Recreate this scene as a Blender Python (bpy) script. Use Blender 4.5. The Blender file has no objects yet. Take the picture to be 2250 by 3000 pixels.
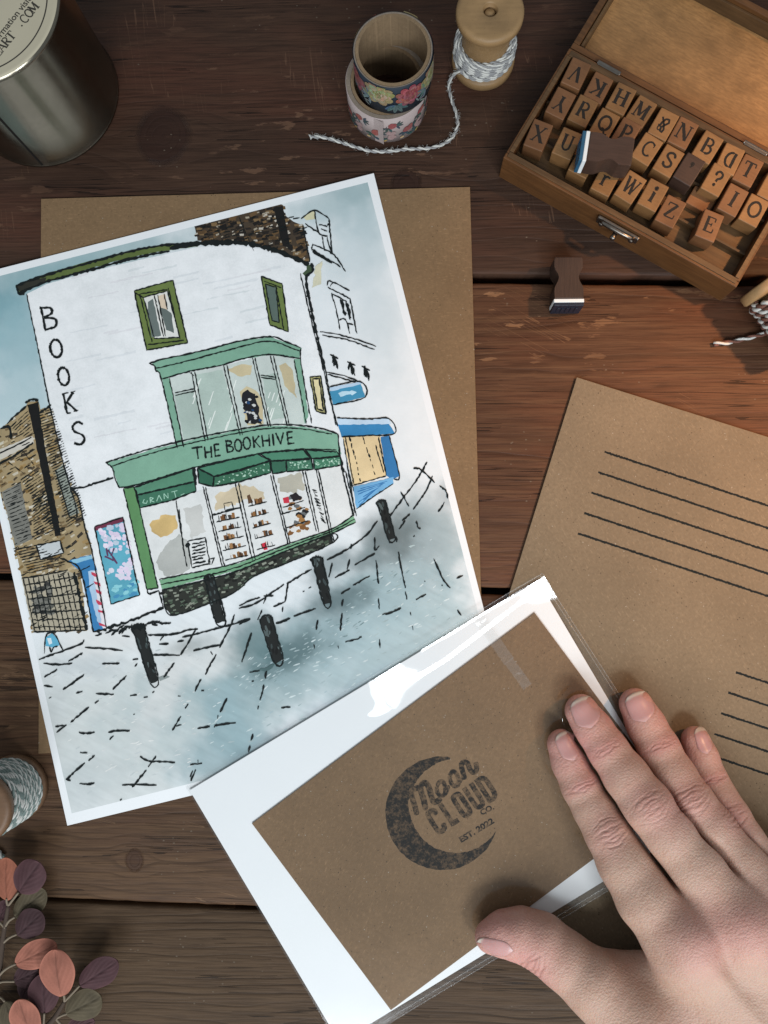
import bpy, bmesh, math, random
import numpy as np
from mathutils import Vector, Matrix
from mathutils.bvhtree import BVHTree

SC = bpy.context.scene
COL = SC.collection
random.seed(7)
RNG = np.random.default_rng(7)
mm = 0.001

# ---------------------------------------------------------------- camera
F_PX, CXP, CYP = 2300.0, 1125.0, 1500.0      # focal length and centre of the 2250 x 3000 photograph, pixels
H = 0.283                                     # height of the phone above the table, metres
_down = Vector((70, -150, -F_PX)).normalized()  # straight down, seen from the slightly tilted phone
_Zc = -_down
_Xc = (Vector((1, 0, 0)) - _Zc * _Zc.x).normalized()
_Yc = _Zc.cross(_Xc)
R3 = Matrix((_Xc, _Yc, _Zc))                  # camera axes -> table axes
cam_d = bpy.data.cameras.new('camera')
cam = bpy.data.objects.new('camera', cam_d)
COL.objects.link(cam)
cam.matrix_world = Matrix.Translation((0, 0, H)) @ R3.to_4x4()
cam_d.sensor_fit = 'HORIZONTAL'
cam_d.sensor_width = 36
cam_d.lens = 36 * F_PX / 2250
cam_d.clip_start = 0.01
cam_d.clip_end = 10
SC.camera = cam

# ---------------------------------------------------------------- light
w = bpy.data.worlds.new('World')
SC.world = w
w.use_nodes = True
w.node_tree.nodes['Background'].inputs[0].default_value = (0.84, 0.93, 1.0, 1)
w.node_tree.nodes['Background'].inputs[1].default_value = 0.36

def lamp(name, kind, loc, target, energy, color, **kw):
    d = bpy.data.lights.new(name, kind)
    d.energy = energy
    d.color = color
    for k, v in kw.items():
        setattr(d, k, v)
    o = bpy.data.objects.new(name, d)
    COL.objects.link(o)
    o.location = loc
    o.rotation_euler = (Vector(target) - Vector(loc)).to_track_quat('-Z', 'Y').to_euler()
    return o

# daylight from a small window towards the viewer's right, and a warm desk lamp beyond the right edge
lamp('window_light', 'AREA', (0.33, -0.47, 0.60), (0.0, -0.02, 0), 2.6, (0.88, 0.95, 1.0), shape='RECTANGLE', size=0.15, size_y=0.14)
lamp('fill_light', 'AREA', (-0.05, -1.10, 0.95), (0.0, -0.03, 0), 17.0, (0.88, 0.95, 1.0), shape='RECTANGLE', size=0.9, size_y=0.7)  # large soft fill added to soften the shadows
lamp('desk_lamp', 'SPOT', (0.33, 0.13, 0.34), (0.168, 0.065, 0), 9.0, (1.0, 0.52, 0.22), spot_size=math.radians(46), spot_blend=1.0, shadow_soft_size=0.012)
vs = SC.view_settings
vs.view_transform = 'Standard'
vs.look = 'None'
vs.exposure = 0.0
vs.gamma = 1.0
vs.use_curve_mapping = False
SC.cycles.max_bounces = 8
SC.cycles.transparent_max_bounces = 12
SC.cycles.use_denoising = True
SC.cycles.caustics_reflective = False
SC.cycles.caustics_refractive = False

# ---------------------------------------------------------------- helpers
def P(px, py, z=0.0):
    """photo pixel -> point on the level z (mm) above the table, in metres"""
    d = R3 @ Vector((px - CXP, CYP - py, -F_PX))
    t = (z * mm - H) / d.z
    return Vector((d.x * t, d.y * t, z * mm))

def zone(x0, y0, s):
    return lambda x, y: (x0 + s * x, y0 + s * y)
ZA = zone(0, 500, .4521); ZB = zone(700, 500, .4521); ZC = zone(0, 1150, .4521); ZD = zone(700, 1150, .4521)
ZE = zone(100, 1800, .4521); ZF = zone(1400, 0, .5123); ZG = zone(1350, 700, .5425); ZH = zone(1350, 1950, .5425)
ZJ = zone(0, 2150, .3843); ZK = zone(0, 0, .4521); ZL = zone(1050, 2150, .3014); ZM = zone(1500, 1100, .5427); ZS = zone(850, 0, .4521)

def lin(c):
    return tuple((v / 255 / 12.92) if v <= 10 else ((v / 255 + 0.055) / 1.055) ** 2.4 for v in c)
def alb(*c):
    """surface colour that shows as sRGB c where white paper shows light grey"""
    return tuple(min(.82 * v / w_, .9) for v, w_ in zip(lin(c), lin((218, 229, 237)))) + (1.0,)

def tag(o, label=None, cat=None, group=None, kind=None):
    if label: o['label'] = label
    if cat: o['category'] = cat
    if group: o['group'] = group
    if kind: o['kind'] = kind
    return o

def empty(name, M=None):
    o = bpy.data.objects.new(name, None)
    COL.objects.link(o)
    o.empty_display_size = 0.005
    if M is not None:
        o.matrix_world = M
    return o

def link(name, me, mat=None, parent=None, M=None, smooth=False):
    o = bpy.data.objects.new(name, me)
    COL.objects.link(o)
    if mat is not None and not me.materials:
        for m in (mat if isinstance(mat, (list, tuple)) else [mat]):
            me.materials.append(m)
    if smooth:
        me.polygons.foreach_set('use_smooth', [True] * len(me.polygons))
    if parent is not None:
        o.parent = parent
    if M is not None:
        o.matrix_local = M
    return o

def mesh(name, verts, faces):
    me = bpy.data.meshes.new(name)
    me.from_pydata([tuple(v) for v in verts], [], faces)
    me.update()
    return me

def bm_mesh(name, bm):
    me = bpy.data.meshes.new(name)
    bm.normal_update()
    bm.to_mesh(me)
    bm.free()
    return me

def bm_box(bm, x0, x1, y0, y1, z0, z1, M=None):
    vs_ = [bm.verts.new(v) for v in ((x0, y0, z0), (x1, y0, z0), (x1, y1, z0), (x0, y1, z0), (x0, y0, z1), (x1, y0, z1), (x1, y1, z1), (x0, y1, z1))]
    if M is not None:
        for v in vs_: v.co = M @ v.co
    for f in ((0, 3, 2, 1), (4, 5, 6, 7), (0, 1, 5, 4), (1, 2, 6, 5), (2, 3, 7, 6), (3, 0, 4, 7)):
        bm.faces.new([vs_[i] for i in f])

def box_mesh(name, x0, x1, y0, y1, z0, z1, bev=0.0, seg=2):
    """box in mm with rounded edges"""
    bm = bmesh.new()
    bm_box(bm, x0 * mm, x1 * mm, y0 * mm, y1 * mm, z0 * mm, z1 * mm)
    if bev:
        bmesh.ops.bevel(bm, geom=list(bm.edges), offset=bev * mm, segments=seg, affect='EDGES', profile=.5)
    return bm_mesh(name, bm)

def prism(name, pts, z0, z1, bev=0.0, seg=2):
    """outline (list of Vectors/tuples, metres, xy) extruded from z0 to z1 (mm)"""
    bm = bmesh.new()
    a = [bm.verts.new((p[0], p[1], z0 * mm)) for p in pts]
    b = [bm.verts.new((p[0], p[1], z1 * mm)) for p in pts]
    n = len(pts)
    area = sum(pts[i][0] * pts[(i + 1) % n][1] - pts[(i + 1) % n][0] * pts[i][1] for i in range(n))
    if area < 0:
        a.reverse(); b.reverse()
    bm.faces.new(b); bm.faces.new(a[::-1])
    for i in range(n):
        bm.faces.new((a[i], a[(i + 1) % n], b[(i + 1) % n], b[i]))
    if bev:
        bmesh.ops.bevel(bm, geom=[e for e in bm.edges if abs(e.verts[0].co.z - e.verts[1].co.z) < 1e-9], offset=bev * mm, segments=seg, affect='EDGES', profile=.5)
    return bm_mesh(name, bm)

def lathe(name, prof, n=64, axis_M=None):
    """profile [(r, z)...] in mm, turned about z"""
    V, Fc = [], []
    m = len(prof)
    for i in range(n):
        a = 2 * math.pi * i / n
        for r, z in prof:
            V.append(Vector((r * math.cos(a), r * math.sin(a), z)) * mm)
    for i in range(n):
        for j in range(m - 1):
            k = (i + 1) % n
            Fc.append((i * m + j, k * m + j, k * m + j + 1, i * m + j + 1))
    if prof[0][0] > 1e-6 or prof[-1][0] > 1e-6:
        pass
    if axis_M is not None:
        V = [axis_M @ v for v in V]
    return mesh(name, V, Fc)

def tube_arrays(path, rad, sides=6, closed_ends=True):
    P_ = [Vector(p) for p in path]
    n = len(P_)
    V, Fc = [], []
    up = Vector((0, 0, 1))
    for i, p in enumerate(P_):
        t = (P_[min(i + 1, n - 1)] - P_[max(i - 1, 0)])
        t = t.normalized() if t.length > 0 else Vector((1, 0, 0))
        u = up - t * up.dot(t)
        if u.length < 1e-4:
            u = Vector((1, 0, 0)) - t * t.x
        u.normalize(); up = u
        v = t.cross(u)
        r = rad[i] if hasattr(rad, '__len__') else rad
        for k in range(sides):
            a = 2 * math.pi * k / sides
            V.append(p + (u * math.cos(a) + v * math.sin(a)) * r)
    for i in range(n - 1):
        for k in range(sides):
            k2 = (k + 1) % sides
            Fc.append((i * sides + k, i * sides + k2, (i + 1) * sides + k2, (i + 1) * sides + k))
    if closed_ends:
        Fc.append(tuple(range(sides - 1, -1, -1)))
        Fc.append(tuple((n - 1) * sides + k for k in range(sides)))
    return V, Fc

def tube(name, path, rad, sides=8):
    return mesh(name, *tube_arrays(path, rad, sides))

def smooth_path(pts, per=6):
    """Catmull-Rom through points (tuples of any length)"""
    pts = [np.array(p, float) for p in pts]
    if len(pts) < 3:
        return [pts[0] + (pts[-1] - pts[0]) * t for t in np.linspace(0, 1, per + 1)]
    out = []
    q = [2 * pts[0] - pts[1]] + pts + [2 * pts[-1] - pts[-2]]
    for i in range(1, len(q) - 2):
        p0, p1, p2, p3 = q[i - 1:i + 3]
        for k in range(per):
            t = k / per
            out.append(.5 * (2 * p1 + (p2 - p0) * t + (2 * p0 - 5 * p1 + 4 * p2 - p3) * t * t + (3 * p1 - p0 - 3 * p2 + p3) * t ** 3))
    out.append(pts[-1])
    return out

def ribbon2(pts, wid, jit=0.0, rnd=random):
    """flat stroke outline in 2D: returns verts, quads"""
    pts = [np.array(p, float) for p in pts]
    n = len(pts)
    V, Fc = [], []
    for i in range(n):
        t = pts[min(i + 1, n - 1)] - pts[max(i - 1, 0)]
        L = np.hypot(*t)
        t = t / L if L > 0 else np.array([1., 0.])
        nn = np.array([-t[1], t[0]])
        w_ = wid[i] if hasattr(wid, '__len__') else wid
        a, b = w_ * .5 * (1 + jit * rnd.uniform(-1, 1)), w_ * .5 * (1 + jit * rnd.uniform(-1, 1))
        V += [pts[i] + nn * a, pts[i] - nn * b]
    for i in range(n - 1):
        Fc.append((2 * i, 2 * i + 1, 2 * i + 3, 2 * i + 2))
    return V, Fc

def resample(pts, step):
    out = [np.array(pts[0], float)]
    for a, b in zip(pts[:-1], pts[1:]):
        a, b = np.array(a, float), np.array(b, float)
        n = max(1, int(np.hypot(*(b - a)[:2]) / step))
        for k in range(1, n + 1):
            out.append(a + (b - a) * k / n)
    return out

# smooth value noise for shaping (numpy)
_NG = np.random.default_rng(3).random((64, 64))
def vnoise(x, y):
    x = np.asarray(x, float); y = np.asarray(y, float)
    xi, yi = np.floor(x).astype(int), np.floor(y).astype(int)
    fx, fy = x - xi, y - yi
    fx, fy = fx * fx * (3 - 2 * fx), fy * fy * (3 - 2 * fy)
    g = lambda a, b: _NG[a % 64, b % 64]
    return (g(xi, yi) * (1 - fx) + g(xi + 1, yi) * fx) * (1 - fy) + (g(xi, yi + 1) * (1 - fx) + g(xi + 1, yi + 1) * fx) * fy
def fbm(x, y, o=4):
    s, a, t = 0, .5, 0
    for i in range(o):
        s = s + a * vnoise(x * 2 ** i + 17 * i, y * 2 ** i + 9 * i); t += a; a *= .5
    return s / t

# ---------------------------------------------------------------- node helpers
class Mat:
    def __init__(self, name):
        self.m = bpy.data.materials.new(name)
        self.m.use_nodes = True
        self.nt = self.m.node_tree
        self.b = self.nt.nodes['Principled BSDF']
        self.out = self.nt.nodes['Material Output']
    def n(self, kind, ins=None, **props):
        nd = self.nt.nodes.new('ShaderNode' + kind)
        for k, v in props.items():
            setattr(nd, k, v)
        for k, v in (ins or {}).items():
            self.set(nd.inputs[k], v)
        return nd
    def set(self, sock, v):
        if isinstance(v, bpy.types.NodeSocket):
            self.nt.links.new(v, sock)
        else:
            if sock.type == 'RGBA' and len(v) == 3:
                v = tuple(v) + (1,)
            sock.default_value = v
    def math(self, op, a, b=0.0, c=None, clamp=False):
        nd = self.nt.nodes.new('ShaderNodeMath')
        nd.operation = op; nd.use_clamp = clamp
        self.set(nd.inputs[0], a); self.set(nd.inputs[1], b)
        if c is not None: self.set(nd.inputs[2], c)
        return nd.outputs[0]
    def mix(self, f, a, b, blend='MIX'):
        nd = self.nt.nodes.new('ShaderNodeMix')
        nd.data_type = 'RGBA'; nd.blend_type = blend
        self.set(nd.inputs[0], f); self.set(nd.inputs[6], a); self.set(nd.inputs[7], b)
        return nd.outputs[2]
    def ramp(self, f, stops, interp='LINEAR'):
        nd = self.nt.nodes.new('ShaderNodeValToRGB')
        nd.color_ramp.interpolation = interp
        el = nd.color_ramp.elements
        while len(el) < len(stops): el.new(.5)
        for e, (p, c) in zip(el, stops):
            e.position = p
            e.color = (c, c, c, 1) if isinstance(c, (int, float)) else (tuple(c) + (1,))[:4]
        self.set(nd.inputs[0], f)
        return nd.outputs[0]
    def coord(self, scale=(1, 1, 1), rot=(0, 0, 0), loc=(0, 0, 0), src='Object'):
        tc = self.n('TexCoord')
        mp = self.n('Mapping', {'Vector': tc.outputs[src], 'Scale': scale, 'Rotation': rot, 'Location': loc})
        return mp.outputs[0]
    def coord2(self, ang, scale):
        a = self.n('Mapping', {'Vector': self.n('TexCoord').outputs['Object'], 'Rotation': (0, 0, ang)})
        return self.n('Mapping', {'Vector': a.outputs[0], 'Scale': scale}).outputs[0]
    def noise(self, vec, scale=1.0, detail=4.0, rough=.55, dist=0.0, out=0):
        nd = self.n('TexNoise', {'Vector': vec, 'Scale': scale, 'Detail': detail, 'Roughness': rough, 'Distortion': dist})
        return nd.outputs[out]
    def voro(self, vec, scale=1.0, feature='F1', out='Distance', rnd=1.0):
        nd = self.n('TexVoronoi', {'Vector': vec, 'Scale': scale, 'Randomness': rnd}, feature=feature)
        return nd.outputs[out]
    def bump(self, h, strength=.3, dist=.0003, normal=None):
        ins = {'Height': h, 'Strength': strength, 'Distance': dist}
        if normal is not None: ins['Normal'] = normal
        return self.n('Bump', ins).outputs[0]
    def fin(self, color=None, rough=None, normal=None, **kw):
        if color is not None: self.set(self.b.inputs['Base Color'], color)
        if rough is not None: self.set(self.b.inputs['Roughness'], rough)
        if normal is not None: self.set(self.b.inputs['Normal'], normal)
        for k, v in kw.items():
            self.set(self.b.inputs[k.replace('_', ' ')], v)
        return self.m
# ================================================================ the table of planks
def wood_table(name, dark, mid, light, seed, line=0.0035, line_amt=.6, wear=.35, knots=(), red=None, streak=.55, wav=.038):
    m = Mat(name)
    tc = m.n('TexCoord').outputs['Object']
    sep = m.n('SeparateXYZ', {0: tc})
    x, y = sep.outputs[0], sep.outputs[1]
    base = m.coord((1, 1, 1), loc=(seed * 1.37, seed * .71, 0))
    low = m.noise(m.coord((7, 22, 1), loc=(seed, seed * 2, 0)), 1.0, 3, .5)
    low2 = m.noise(m.coord((16, 70, 1), loc=(seed * 3, 0, 0)), 1.0, 2, .5)
    yy = m.math('ADD', y, m.math('MULTIPLY', m.math('SUBTRACT', low, .5), wav))
    yy = m.math('ADD', yy, m.math('MULTIPLY', m.math('SUBTRACT', low2, .5), .006))
    kmask = None
    for (kx, ky, kr) in knots:
        dx = m.math('SUBTRACT', x, kx); dy = m.math('MULTIPLY', m.math('SUBTRACT', y, ky), .85)
        wob = m.noise(m.coord((60, 60, 1), loc=(seed, 5, 0)), 1.0, 2, .5)
        d = m.math('SQRT', m.math('ADD', m.math('MULTIPLY', dx, dx), m.math('MULTIPLY', dy, dy)))
        d = m.math('ADD', d, m.math('MULTIPLY', m.math('SUBTRACT', wob, .5), kr * .55))
        k = m.n('MapRange', {0: d, 1: kr * 1.08, 2: kr * .80, 3: 0.0, 4: 1.0}, interpolation_type='SMOOTHSTEP').outputs[0]
        # grain flows round the knot
        g = m.n('MapRange', {0: d, 1: kr * 3.2, 2: kr * .8, 3: 0.0, 4: 1.0}, interpolation_type='SMOOTHSTEP').outputs[0]
        push = m.math('MULTIPLY', m.math('MULTIPLY', m.math('SIGN', dy), g), -kr * .55)
        yy = m.math('ADD', yy, push)
        inner = m.math('ADD', m.math('MULTIPLY', yy, m.math('SUBTRACT', 1.0, k)), m.math('MULTIPLY', m.math('MULTIPLY', d, 1.6), k))
        yy = inner
        kmask = k if kmask is None else m.math('MAXIMUM', kmask, k)
    # growth-ring lines, sharp on one side
    ph = m.math('FRACT', m.math('DIVIDE', yy, line))
    ln = m.ramp(ph, [(0, 0.0), (.60, .06), (.86, 1.0), (.92, .9), (.97, 0.0)])
    lvar = m.noise(m.coord((10, 130, 1), loc=(seed, 9, 0)), 1.0, 2, .5)
    ln = m.math('MULTIPLY', ln, m.n('MapRange', {0: lvar, 1: .35, 2: .7, 3: .05, 4: 1.0}).outputs[0])
    fib = m.noise(m.coord((55, 1500, 1), loc=(seed, 0, 0)), 1.0, 4, .65)
    fib2 = m.noise(m.coord((20, 420, 1), loc=(seed, 3, 0)), 1.0, 4, .6)
    blot = m.noise(m.coord((14, 38, 1), loc=(seed, 7, 0)), 1.0, 5, .6)
    c = m.mix(m.n('MapRange', {0: blot, 1: .3, 2: .72, 3: 0, 4: 1}).outputs[0], dark, mid)
    if red is not None:
        rb = m.noise(m.coord((9, 30, 1), loc=(seed * 5, 2, 0)), 1.0, 3, .5)
        c = m.mix(m.n('MapRange', {0: rb, 1: .42, 2: .68, 3: 0, 4: .8}).outputs[0], c, red)
    c = m.mix(m.n('MapRange', {0: fib2, 1: .45, 2: .75, 3: 0, 4: streak}).outputs[0], c, light)
    c = m.mix(m.math('MULTIPLY', ln, line_amt), c, tuple(v * .46 for v in dark[:3]))
    c = m.mix(m.n('MapRange', {0: fib, 1: .38, 2: .53, 3: .55, 4: 0}).outputs[0], c, tuple(v * .6 for v in dark[:3]))
    if kmask is not None:
        kr2 = m.mix(m.math('MULTIPLY', kmask, .62), c, tuple(v * f for v, f in zip(dark[:3], (.62, .52, .6))))
        c = kr2
    # bare worn flecks
    wf = m.noise(m.coord((60, 210, 1), loc=(seed * 2, 1, 0)), 1.0, 5, .62)
    wl = m.noise(m.coord((9, 16, 1), loc=(seed * 4, 4, 0)), 1.0, 2, .5)
    wm = m.math('MULTIPLY', m.n('MapRange', {0: wf, 1: .60, 2: .635, 3: 0, 4: 1}).outputs[0], m.n('MapRange', {0: wl, 1: .50, 2: .62, 3: 0, 4: 1}).outputs[0])
    c = m.mix(m.math('MULTIPLY', wm, wear), c, light if red is None else tuple(v * 1.7 for v in light[:3]))
    # tiny pale chips and dust
    sp = m.voro(m.coord((300, 420, 1), loc=(seed, 0, 0)), 1.0)
    spn = m.noise(m.coord((30, 40, 1), loc=(seed, 11, 0)), 1.0, 2, .5)
    sm_ = m.math('MULTIPLY', m.math('LESS_THAN', sp, .105), m.math('GREATER_THAN', spn, .585))
    c = m.mix(m.math('MULTIPLY', sm_, .45), c, (.19, .15, .11))
    # fine drying cracks and scratches along the grain
    ck = m.noise(m.coord((5, 230, 1), loc=(seed * 7, 3, 0)), 1.0, 3, .55)
    ckm = m.noise(m.coord((18, 60, 1), loc=(seed * 9, 6, 0)), 1.0, 2, .5)
    ckd = m.math('MULTIPLY', m.math('LESS_THAN', m.math('ABSOLUTE', m.math('SUBTRACT', ck, .5)), .0075), m.math('GREATER_THAN', ckm, .53))
    c = m.mix(m.math('MULTIPLY', ckd, .75), c, tuple(v * .22 for v in dark[:3]))
    sc_ = m.noise(m.coord2(seed, (260, 9, 1)), 1.0, 2, .5)
    scm = m.noise(m.coord((25, 25, 1), loc=(seed * 2, 8, 0)), 1.0, 2, .5)
    scd = m.math('MULTIPLY', m.math('LESS_THAN', m.math('ABSOLUTE', m.math('SUBTRACT', sc_, .5)), .004), m.math('GREATER_THAN', scm, .60))
    c = m.mix(m.math('MULTIPLY', scd, .35), c, tuple(min(.3, v * 1.6) for v in light[:3]))
    hgt = m.math('SUBTRACT', m.math('MULTIPLY', fib2, .8), m.math('MULTIPLY', ln, .5))
    hgt = m.math('ADD', hgt, m.math('MULTIPLY', fib, .5))
    hgt = m.math('SUBTRACT', hgt, m.math('ADD', m.math('MULTIPLY', wm, .35), m.math('MULTIPLY', ckd, 1.2)))
    return m.fin(c, m.n('MapRange', {0: fib2, 1: .3, 2: .7, 3: .46, 4: .70}).outputs[0], m.bump(hgt, .6, .0004), Specular_IOR_Level=.16)

m_gap = Mat('gap_dark').fin((.012, .010, .009, 1), .9)
LX0, LX1 = -700, 2950
edges = [((0, -95), (2250, -85)), ((0, 800), (2250, 824)), ((0, 1690), (2250, 1756)), ((140, 2638), (770, 2664)), ((0, 3560), (2250, 3600))]
gaps = [10, 26, 22, 12, 14]
def edge_y(k, x):
    (xa, ya), (xb, yb) = edges[k]
    return ya + (yb - ya) * (x - xa) / (xb - xa)
m_planks = [
    wood_table('plank_top_wood', (.034, .0175, .0115), (.060, .030, .0185), (.105, .056, .033), 3.0, line=.0052, line_amt=.35, wear=.45, streak=.28,
               knots=((P(478, 395)[0], P(478, 395)[1], .0098), (P(1190, 540)[0], P(1190, 540)[1], .0055)), red=(.082, .031, .0185)),
    wood_table('plank_red_wood', (.064, .028, .0155), (.106, .050, .0265), (.175, .092, .046), 5.2, line=.0064, line_amt=.55, wear=.6, red=(.132, .045, .0215)),
    wood_table('plank_brown_wood', (.064, .0335, .0180), (.106, .057, .0290), (.155, .090, .048), 8.1, line=.0034, line_amt=.85, wear=.4,
               knots=((P(395, 2520)[0], P(395, 2520)[1], .0034),), red=(.098, .042, .0235)),
    wood_table('plank_grey_wood', (.064, .0365, .0195), (.094, .0555, .0300), (.128, .081, .047), 11.7, line=.0026, line_amt=1.0, wear=.10, wav=.014),
]
board = prism('under_board', [P(*q) for q in ((LX0, -900), (LX1, -900), (LX1, 4300), (LX0, 4300))], -22, -12)
table = tag(link('tabletop', board, m_gap), 'dark brown table of rough worn planks under everything', kind='structure')
def plank(k_top, k_bot, mat, zt=0.0, seed=0):
    r = random.Random(seed)
    n = 140
    prof_top, prof_bot = [], []
    bm = bmesh.new()
    rows = []
    off = r.uniform(0, 50)
    for i in range(n + 1):
        x = LX0 + (LX1 - LX0) * i / n
        yt = edge_y(k_top, x) + gaps[k_top] * .5 + 3.0 * (fbm(x / 90 + off, 1.5) - .5) + 2.5 * (vnoise(x / 23 + off, 7.5) - .5) if k_top is not None else -900
        yb = edge_y(k_bot, x) - gaps[k_bot] * .5 + 3.0 * (fbm(x / 90 + off, 4.5) - .5) + 2.5 * (vnoise(x / 23 + off, 9.5) - .5) if k_bot is not None else 4300
        a, b = P(x, yt), P(x, yb)
        d = (b - a).normalized()
        ch = (.9 + .5 * vnoise(x / 30, off)) * mm
        row = []
        for q, dz in ((a, -12), (a, -1.0), (a + d * ch * .45, -.25), (a + d * ch * 1.3, 0)):
            row.append(bm.verts.new((q.x, q.y, (dz + zt) * mm)))
        for q, dz in ((b - d * ch * 1.3, 0), (b - d * ch * .45, -.25), (b, -1.0), (b, -12)):
            row.append(bm.verts.new((q.x, q.y, (dz + zt) * mm)))
        rows.append(row)
    for i in range(n):
        for j in range(7):
            bm.faces.new((rows[i][j], rows[i][j + 1], rows[i + 1][j + 1], rows[i + 1][j]))
    me = bm_mesh('plank', bm)
    return link('plank', me, mat, table, smooth=True)
plank(None, 0, m_planks[1], seed=1)
plank(0, 1, m_planks[0], seed=2)
plank(1, 2, m_planks[1], seed=3)
plank(2, 3, m_planks[2], zt=-.02, seed=4)
plank(3, 4, m_planks[3], zt=-.9, seed=5)
plank(4, None, m_planks[2], seed=6)
# ================================================================ paper goods
def kraft(name, base, seed=0, fleck=1.0, bumpy=.35):
    m = Mat(name)
    v = m.coord((1, 1, 1), loc=(seed, seed, 0))
    big = m.noise(v, 22, 4, .6)
    fine = m.noise(v, 900, 5, .7)
    fib = m.noise(m.coord2(.6 + seed, (1900, 420, 1)), 1.0, 3, .7)
    fib2 = m.noise(m.coord2(.3 + seed, (380, 1900, 1)), 1.0, 3, .7)
    b = base[:3]
    c = m.mix(m.n('MapRange', {0: big, 1: .3, 2: .7, 3: 0, 4: 1}).outputs[0], tuple(x * .82 for x in b), tuple(x * 1.16 for x in b))
    c = m.mix(m.n('MapRange', {0: fine, 1: .35, 2: .65, 3: .5, 4: 0}).outputs[0], c, tuple(x * .66 for x in b))
    c = m.mix(m.n('MapRange', {0: fib, 1: .56, 2: .70, 3: 0, 4: .6}).outputs[0], c, tuple(x * 1.45 for x in b))
    c = m.mix(m.n('MapRange', {0: fib2, 1: .60, 2: .72, 3: 0, 4: .6}).outputs[0], c, tuple(x * .45 for x in b))
    d = m.voro(v, 620)
    keep = m.noise(v, 240, 1, .5)
    c = m.mix(m.math('MULTIPLY', m.math('MULTIPLY', m.math('LESS_THAN', d, .13), m.math('GREATER_THAN', keep, .56)), .75 * fleck), c, (.03, .02, .014))
    d2 = m.voro(m.coord((1, 1, 1), loc=(seed + 3, 2, 0)), 520)
    c = m.mix(m.math('MULTIPLY', m.math('MULTIPLY', m.math('LESS_THAN', d2, .10), m.math('LESS_THAN', keep, .45)), .6 * fleck), c, (.42, .38, .32))
    h = m.math('ADD', m.noise(v, 420, 5, .65), m.math('MULTIPLY', fine, .5))
    return m.fin(c, .86, m.bump(h, bumpy, .00025), Specular_IOR_Level=.2)
m_kraft_a = kraft('kraft_tan', (.220, .136, .071), 1, fleck=.8)
m_kraft_b = kraft('kraft_grey_brown', (.205, .152, .097), 2, fleck=.9, bumpy=.6)
m_kraft_c = kraft('kraft_brown', (.212, .130, .070), 3, fleck=.9)
mp = Mat('white_paper')
_v = mp.coord()
m_white = mp.fin(mp.mix(mp.noise(_v, 60, 3, .5), (.80, .80, .80, 1), (.83, .83, .83, 1)), .55, mp.bump(mp.noise(_v, 900, 3, .6), .06, .0001))
mk = Mat('black_ink')
_v = mk.coord()
m_ink = mk.fin(mk.mix(mk.noise(_v, 500, 3, .6), (.006, .008, .008, 1), (.016, .020, .020, 1)), .7, Specular_IOR_Level=.12)

def sheet(name, corners, z0, z1, mat, parent=None, nx=1):
    """a flat rectangle of paper with thickness; corners given as photo points on level z1"""
    pts = [P(c[0], c[1], z1) for c in corners]
    return link(name, prism(name, pts, z0, z1, bev=min(.12, (z1 - z0) * .3)), mat, parent)

# ---- left kraft envelope under the print
c4 = [(120, 582), (1377, 547), (1421, 2166), (112, 2208)]
e1 = tag(sheet('kraft_envelope', c4, .05, .75, m_kraft_a), 'tan kraft paper envelope lying flat under the watercolour print', 'envelope')
# ---- right kraft envelope with ruled lines
TLe = np.array((1690., 1105.)); ux = np.array((.9545, .2982)); uy = np.array((-.2985, .9544))
Lw, Lh = 1250, 1610
c4 = [tuple(TLe), tuple(TLe + ux * Lw), tuple(TLe + ux * Lw + uy * Lh), tuple(TLe + uy * Lh)]
e2 = empty('kraft_envelope', Matrix.Translation(P(*TLe)))
tag(e2, 'grey-brown kraft mailer printed with black address lines, on the right', 'envelope')
def under(o, root):
    """parent keeping place"""
    o.parent = root
    o.matrix_parent_inverse = root.matrix_world.inverted()
    return o
under(link('front_sheet', prism('front_sheet', [P(c[0], c[1], 1.15) for c in c4], .72, 1.15, bev=.12), m_kraft_b), e2)
c4b = [tuple(np.array(c) + d) for c, d in zip(c4, ((3, 2), (-3, 2), (-3, -3), (3, -3)))]
under(link('back_sheet', prism('back_sheet', [P(c[0], c[1], .6) for c in c4b], .05, .60, bev=.12), m_kraft_b), e2)
rr = random.Random(4)
def printed_line(a, b, wpx, z, parent):
    pts = resample([a, b], 3.0)
    pts = [p + np.array((rr.uniform(-.5, .5), rr.uniform(-.5, .5))) for p in pts]
    V, Fc = ribbon2(pts, wpx, .32, rr)
    under(link('printed_line', mesh('printed_line', [P(v[0], v[1], z) for v in V], Fc), m_ink), parent)
for k, s in enumerate(((500, 412), (465, 522), (428, 632), (390, 743), (357, 853))):
    a = np.array(ZM(*s)); printed_line(a, a + np.array((.9497, .3130)) * 900, 6.6, 1.158, e2)
for k, s in enumerate(((1208, 1602), (1168, 1712), (1128, 1823), (1092, 1935), (1056, 2046))):
    a = np.array(ZM(*s)); printed_line(a, a + np.array((.9497, .3130)) * 560, 6.6, 1.158, e2)

# ================================================================ watercolour print
ZP = 1.30
pr = empty('art_print', Matrix.Translation(P(1000, 1450)))
tag(pr, 'white-bordered watercolour print of a curved green bookshop', 'print')
PC = [(-154, 826), (1095, 507), (1498, 2103), (197, 2419)]
under(link('paper', prism('paper', [P(c[0], c[1], ZP) for c in PC], ZP - .42, ZP, bev=.05), m_white), pr)
IC = [np.array(c, float) for c in ((-133, 842), (1077, 534), (1470, 2066), (210, 2383))]   # the painted area

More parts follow.
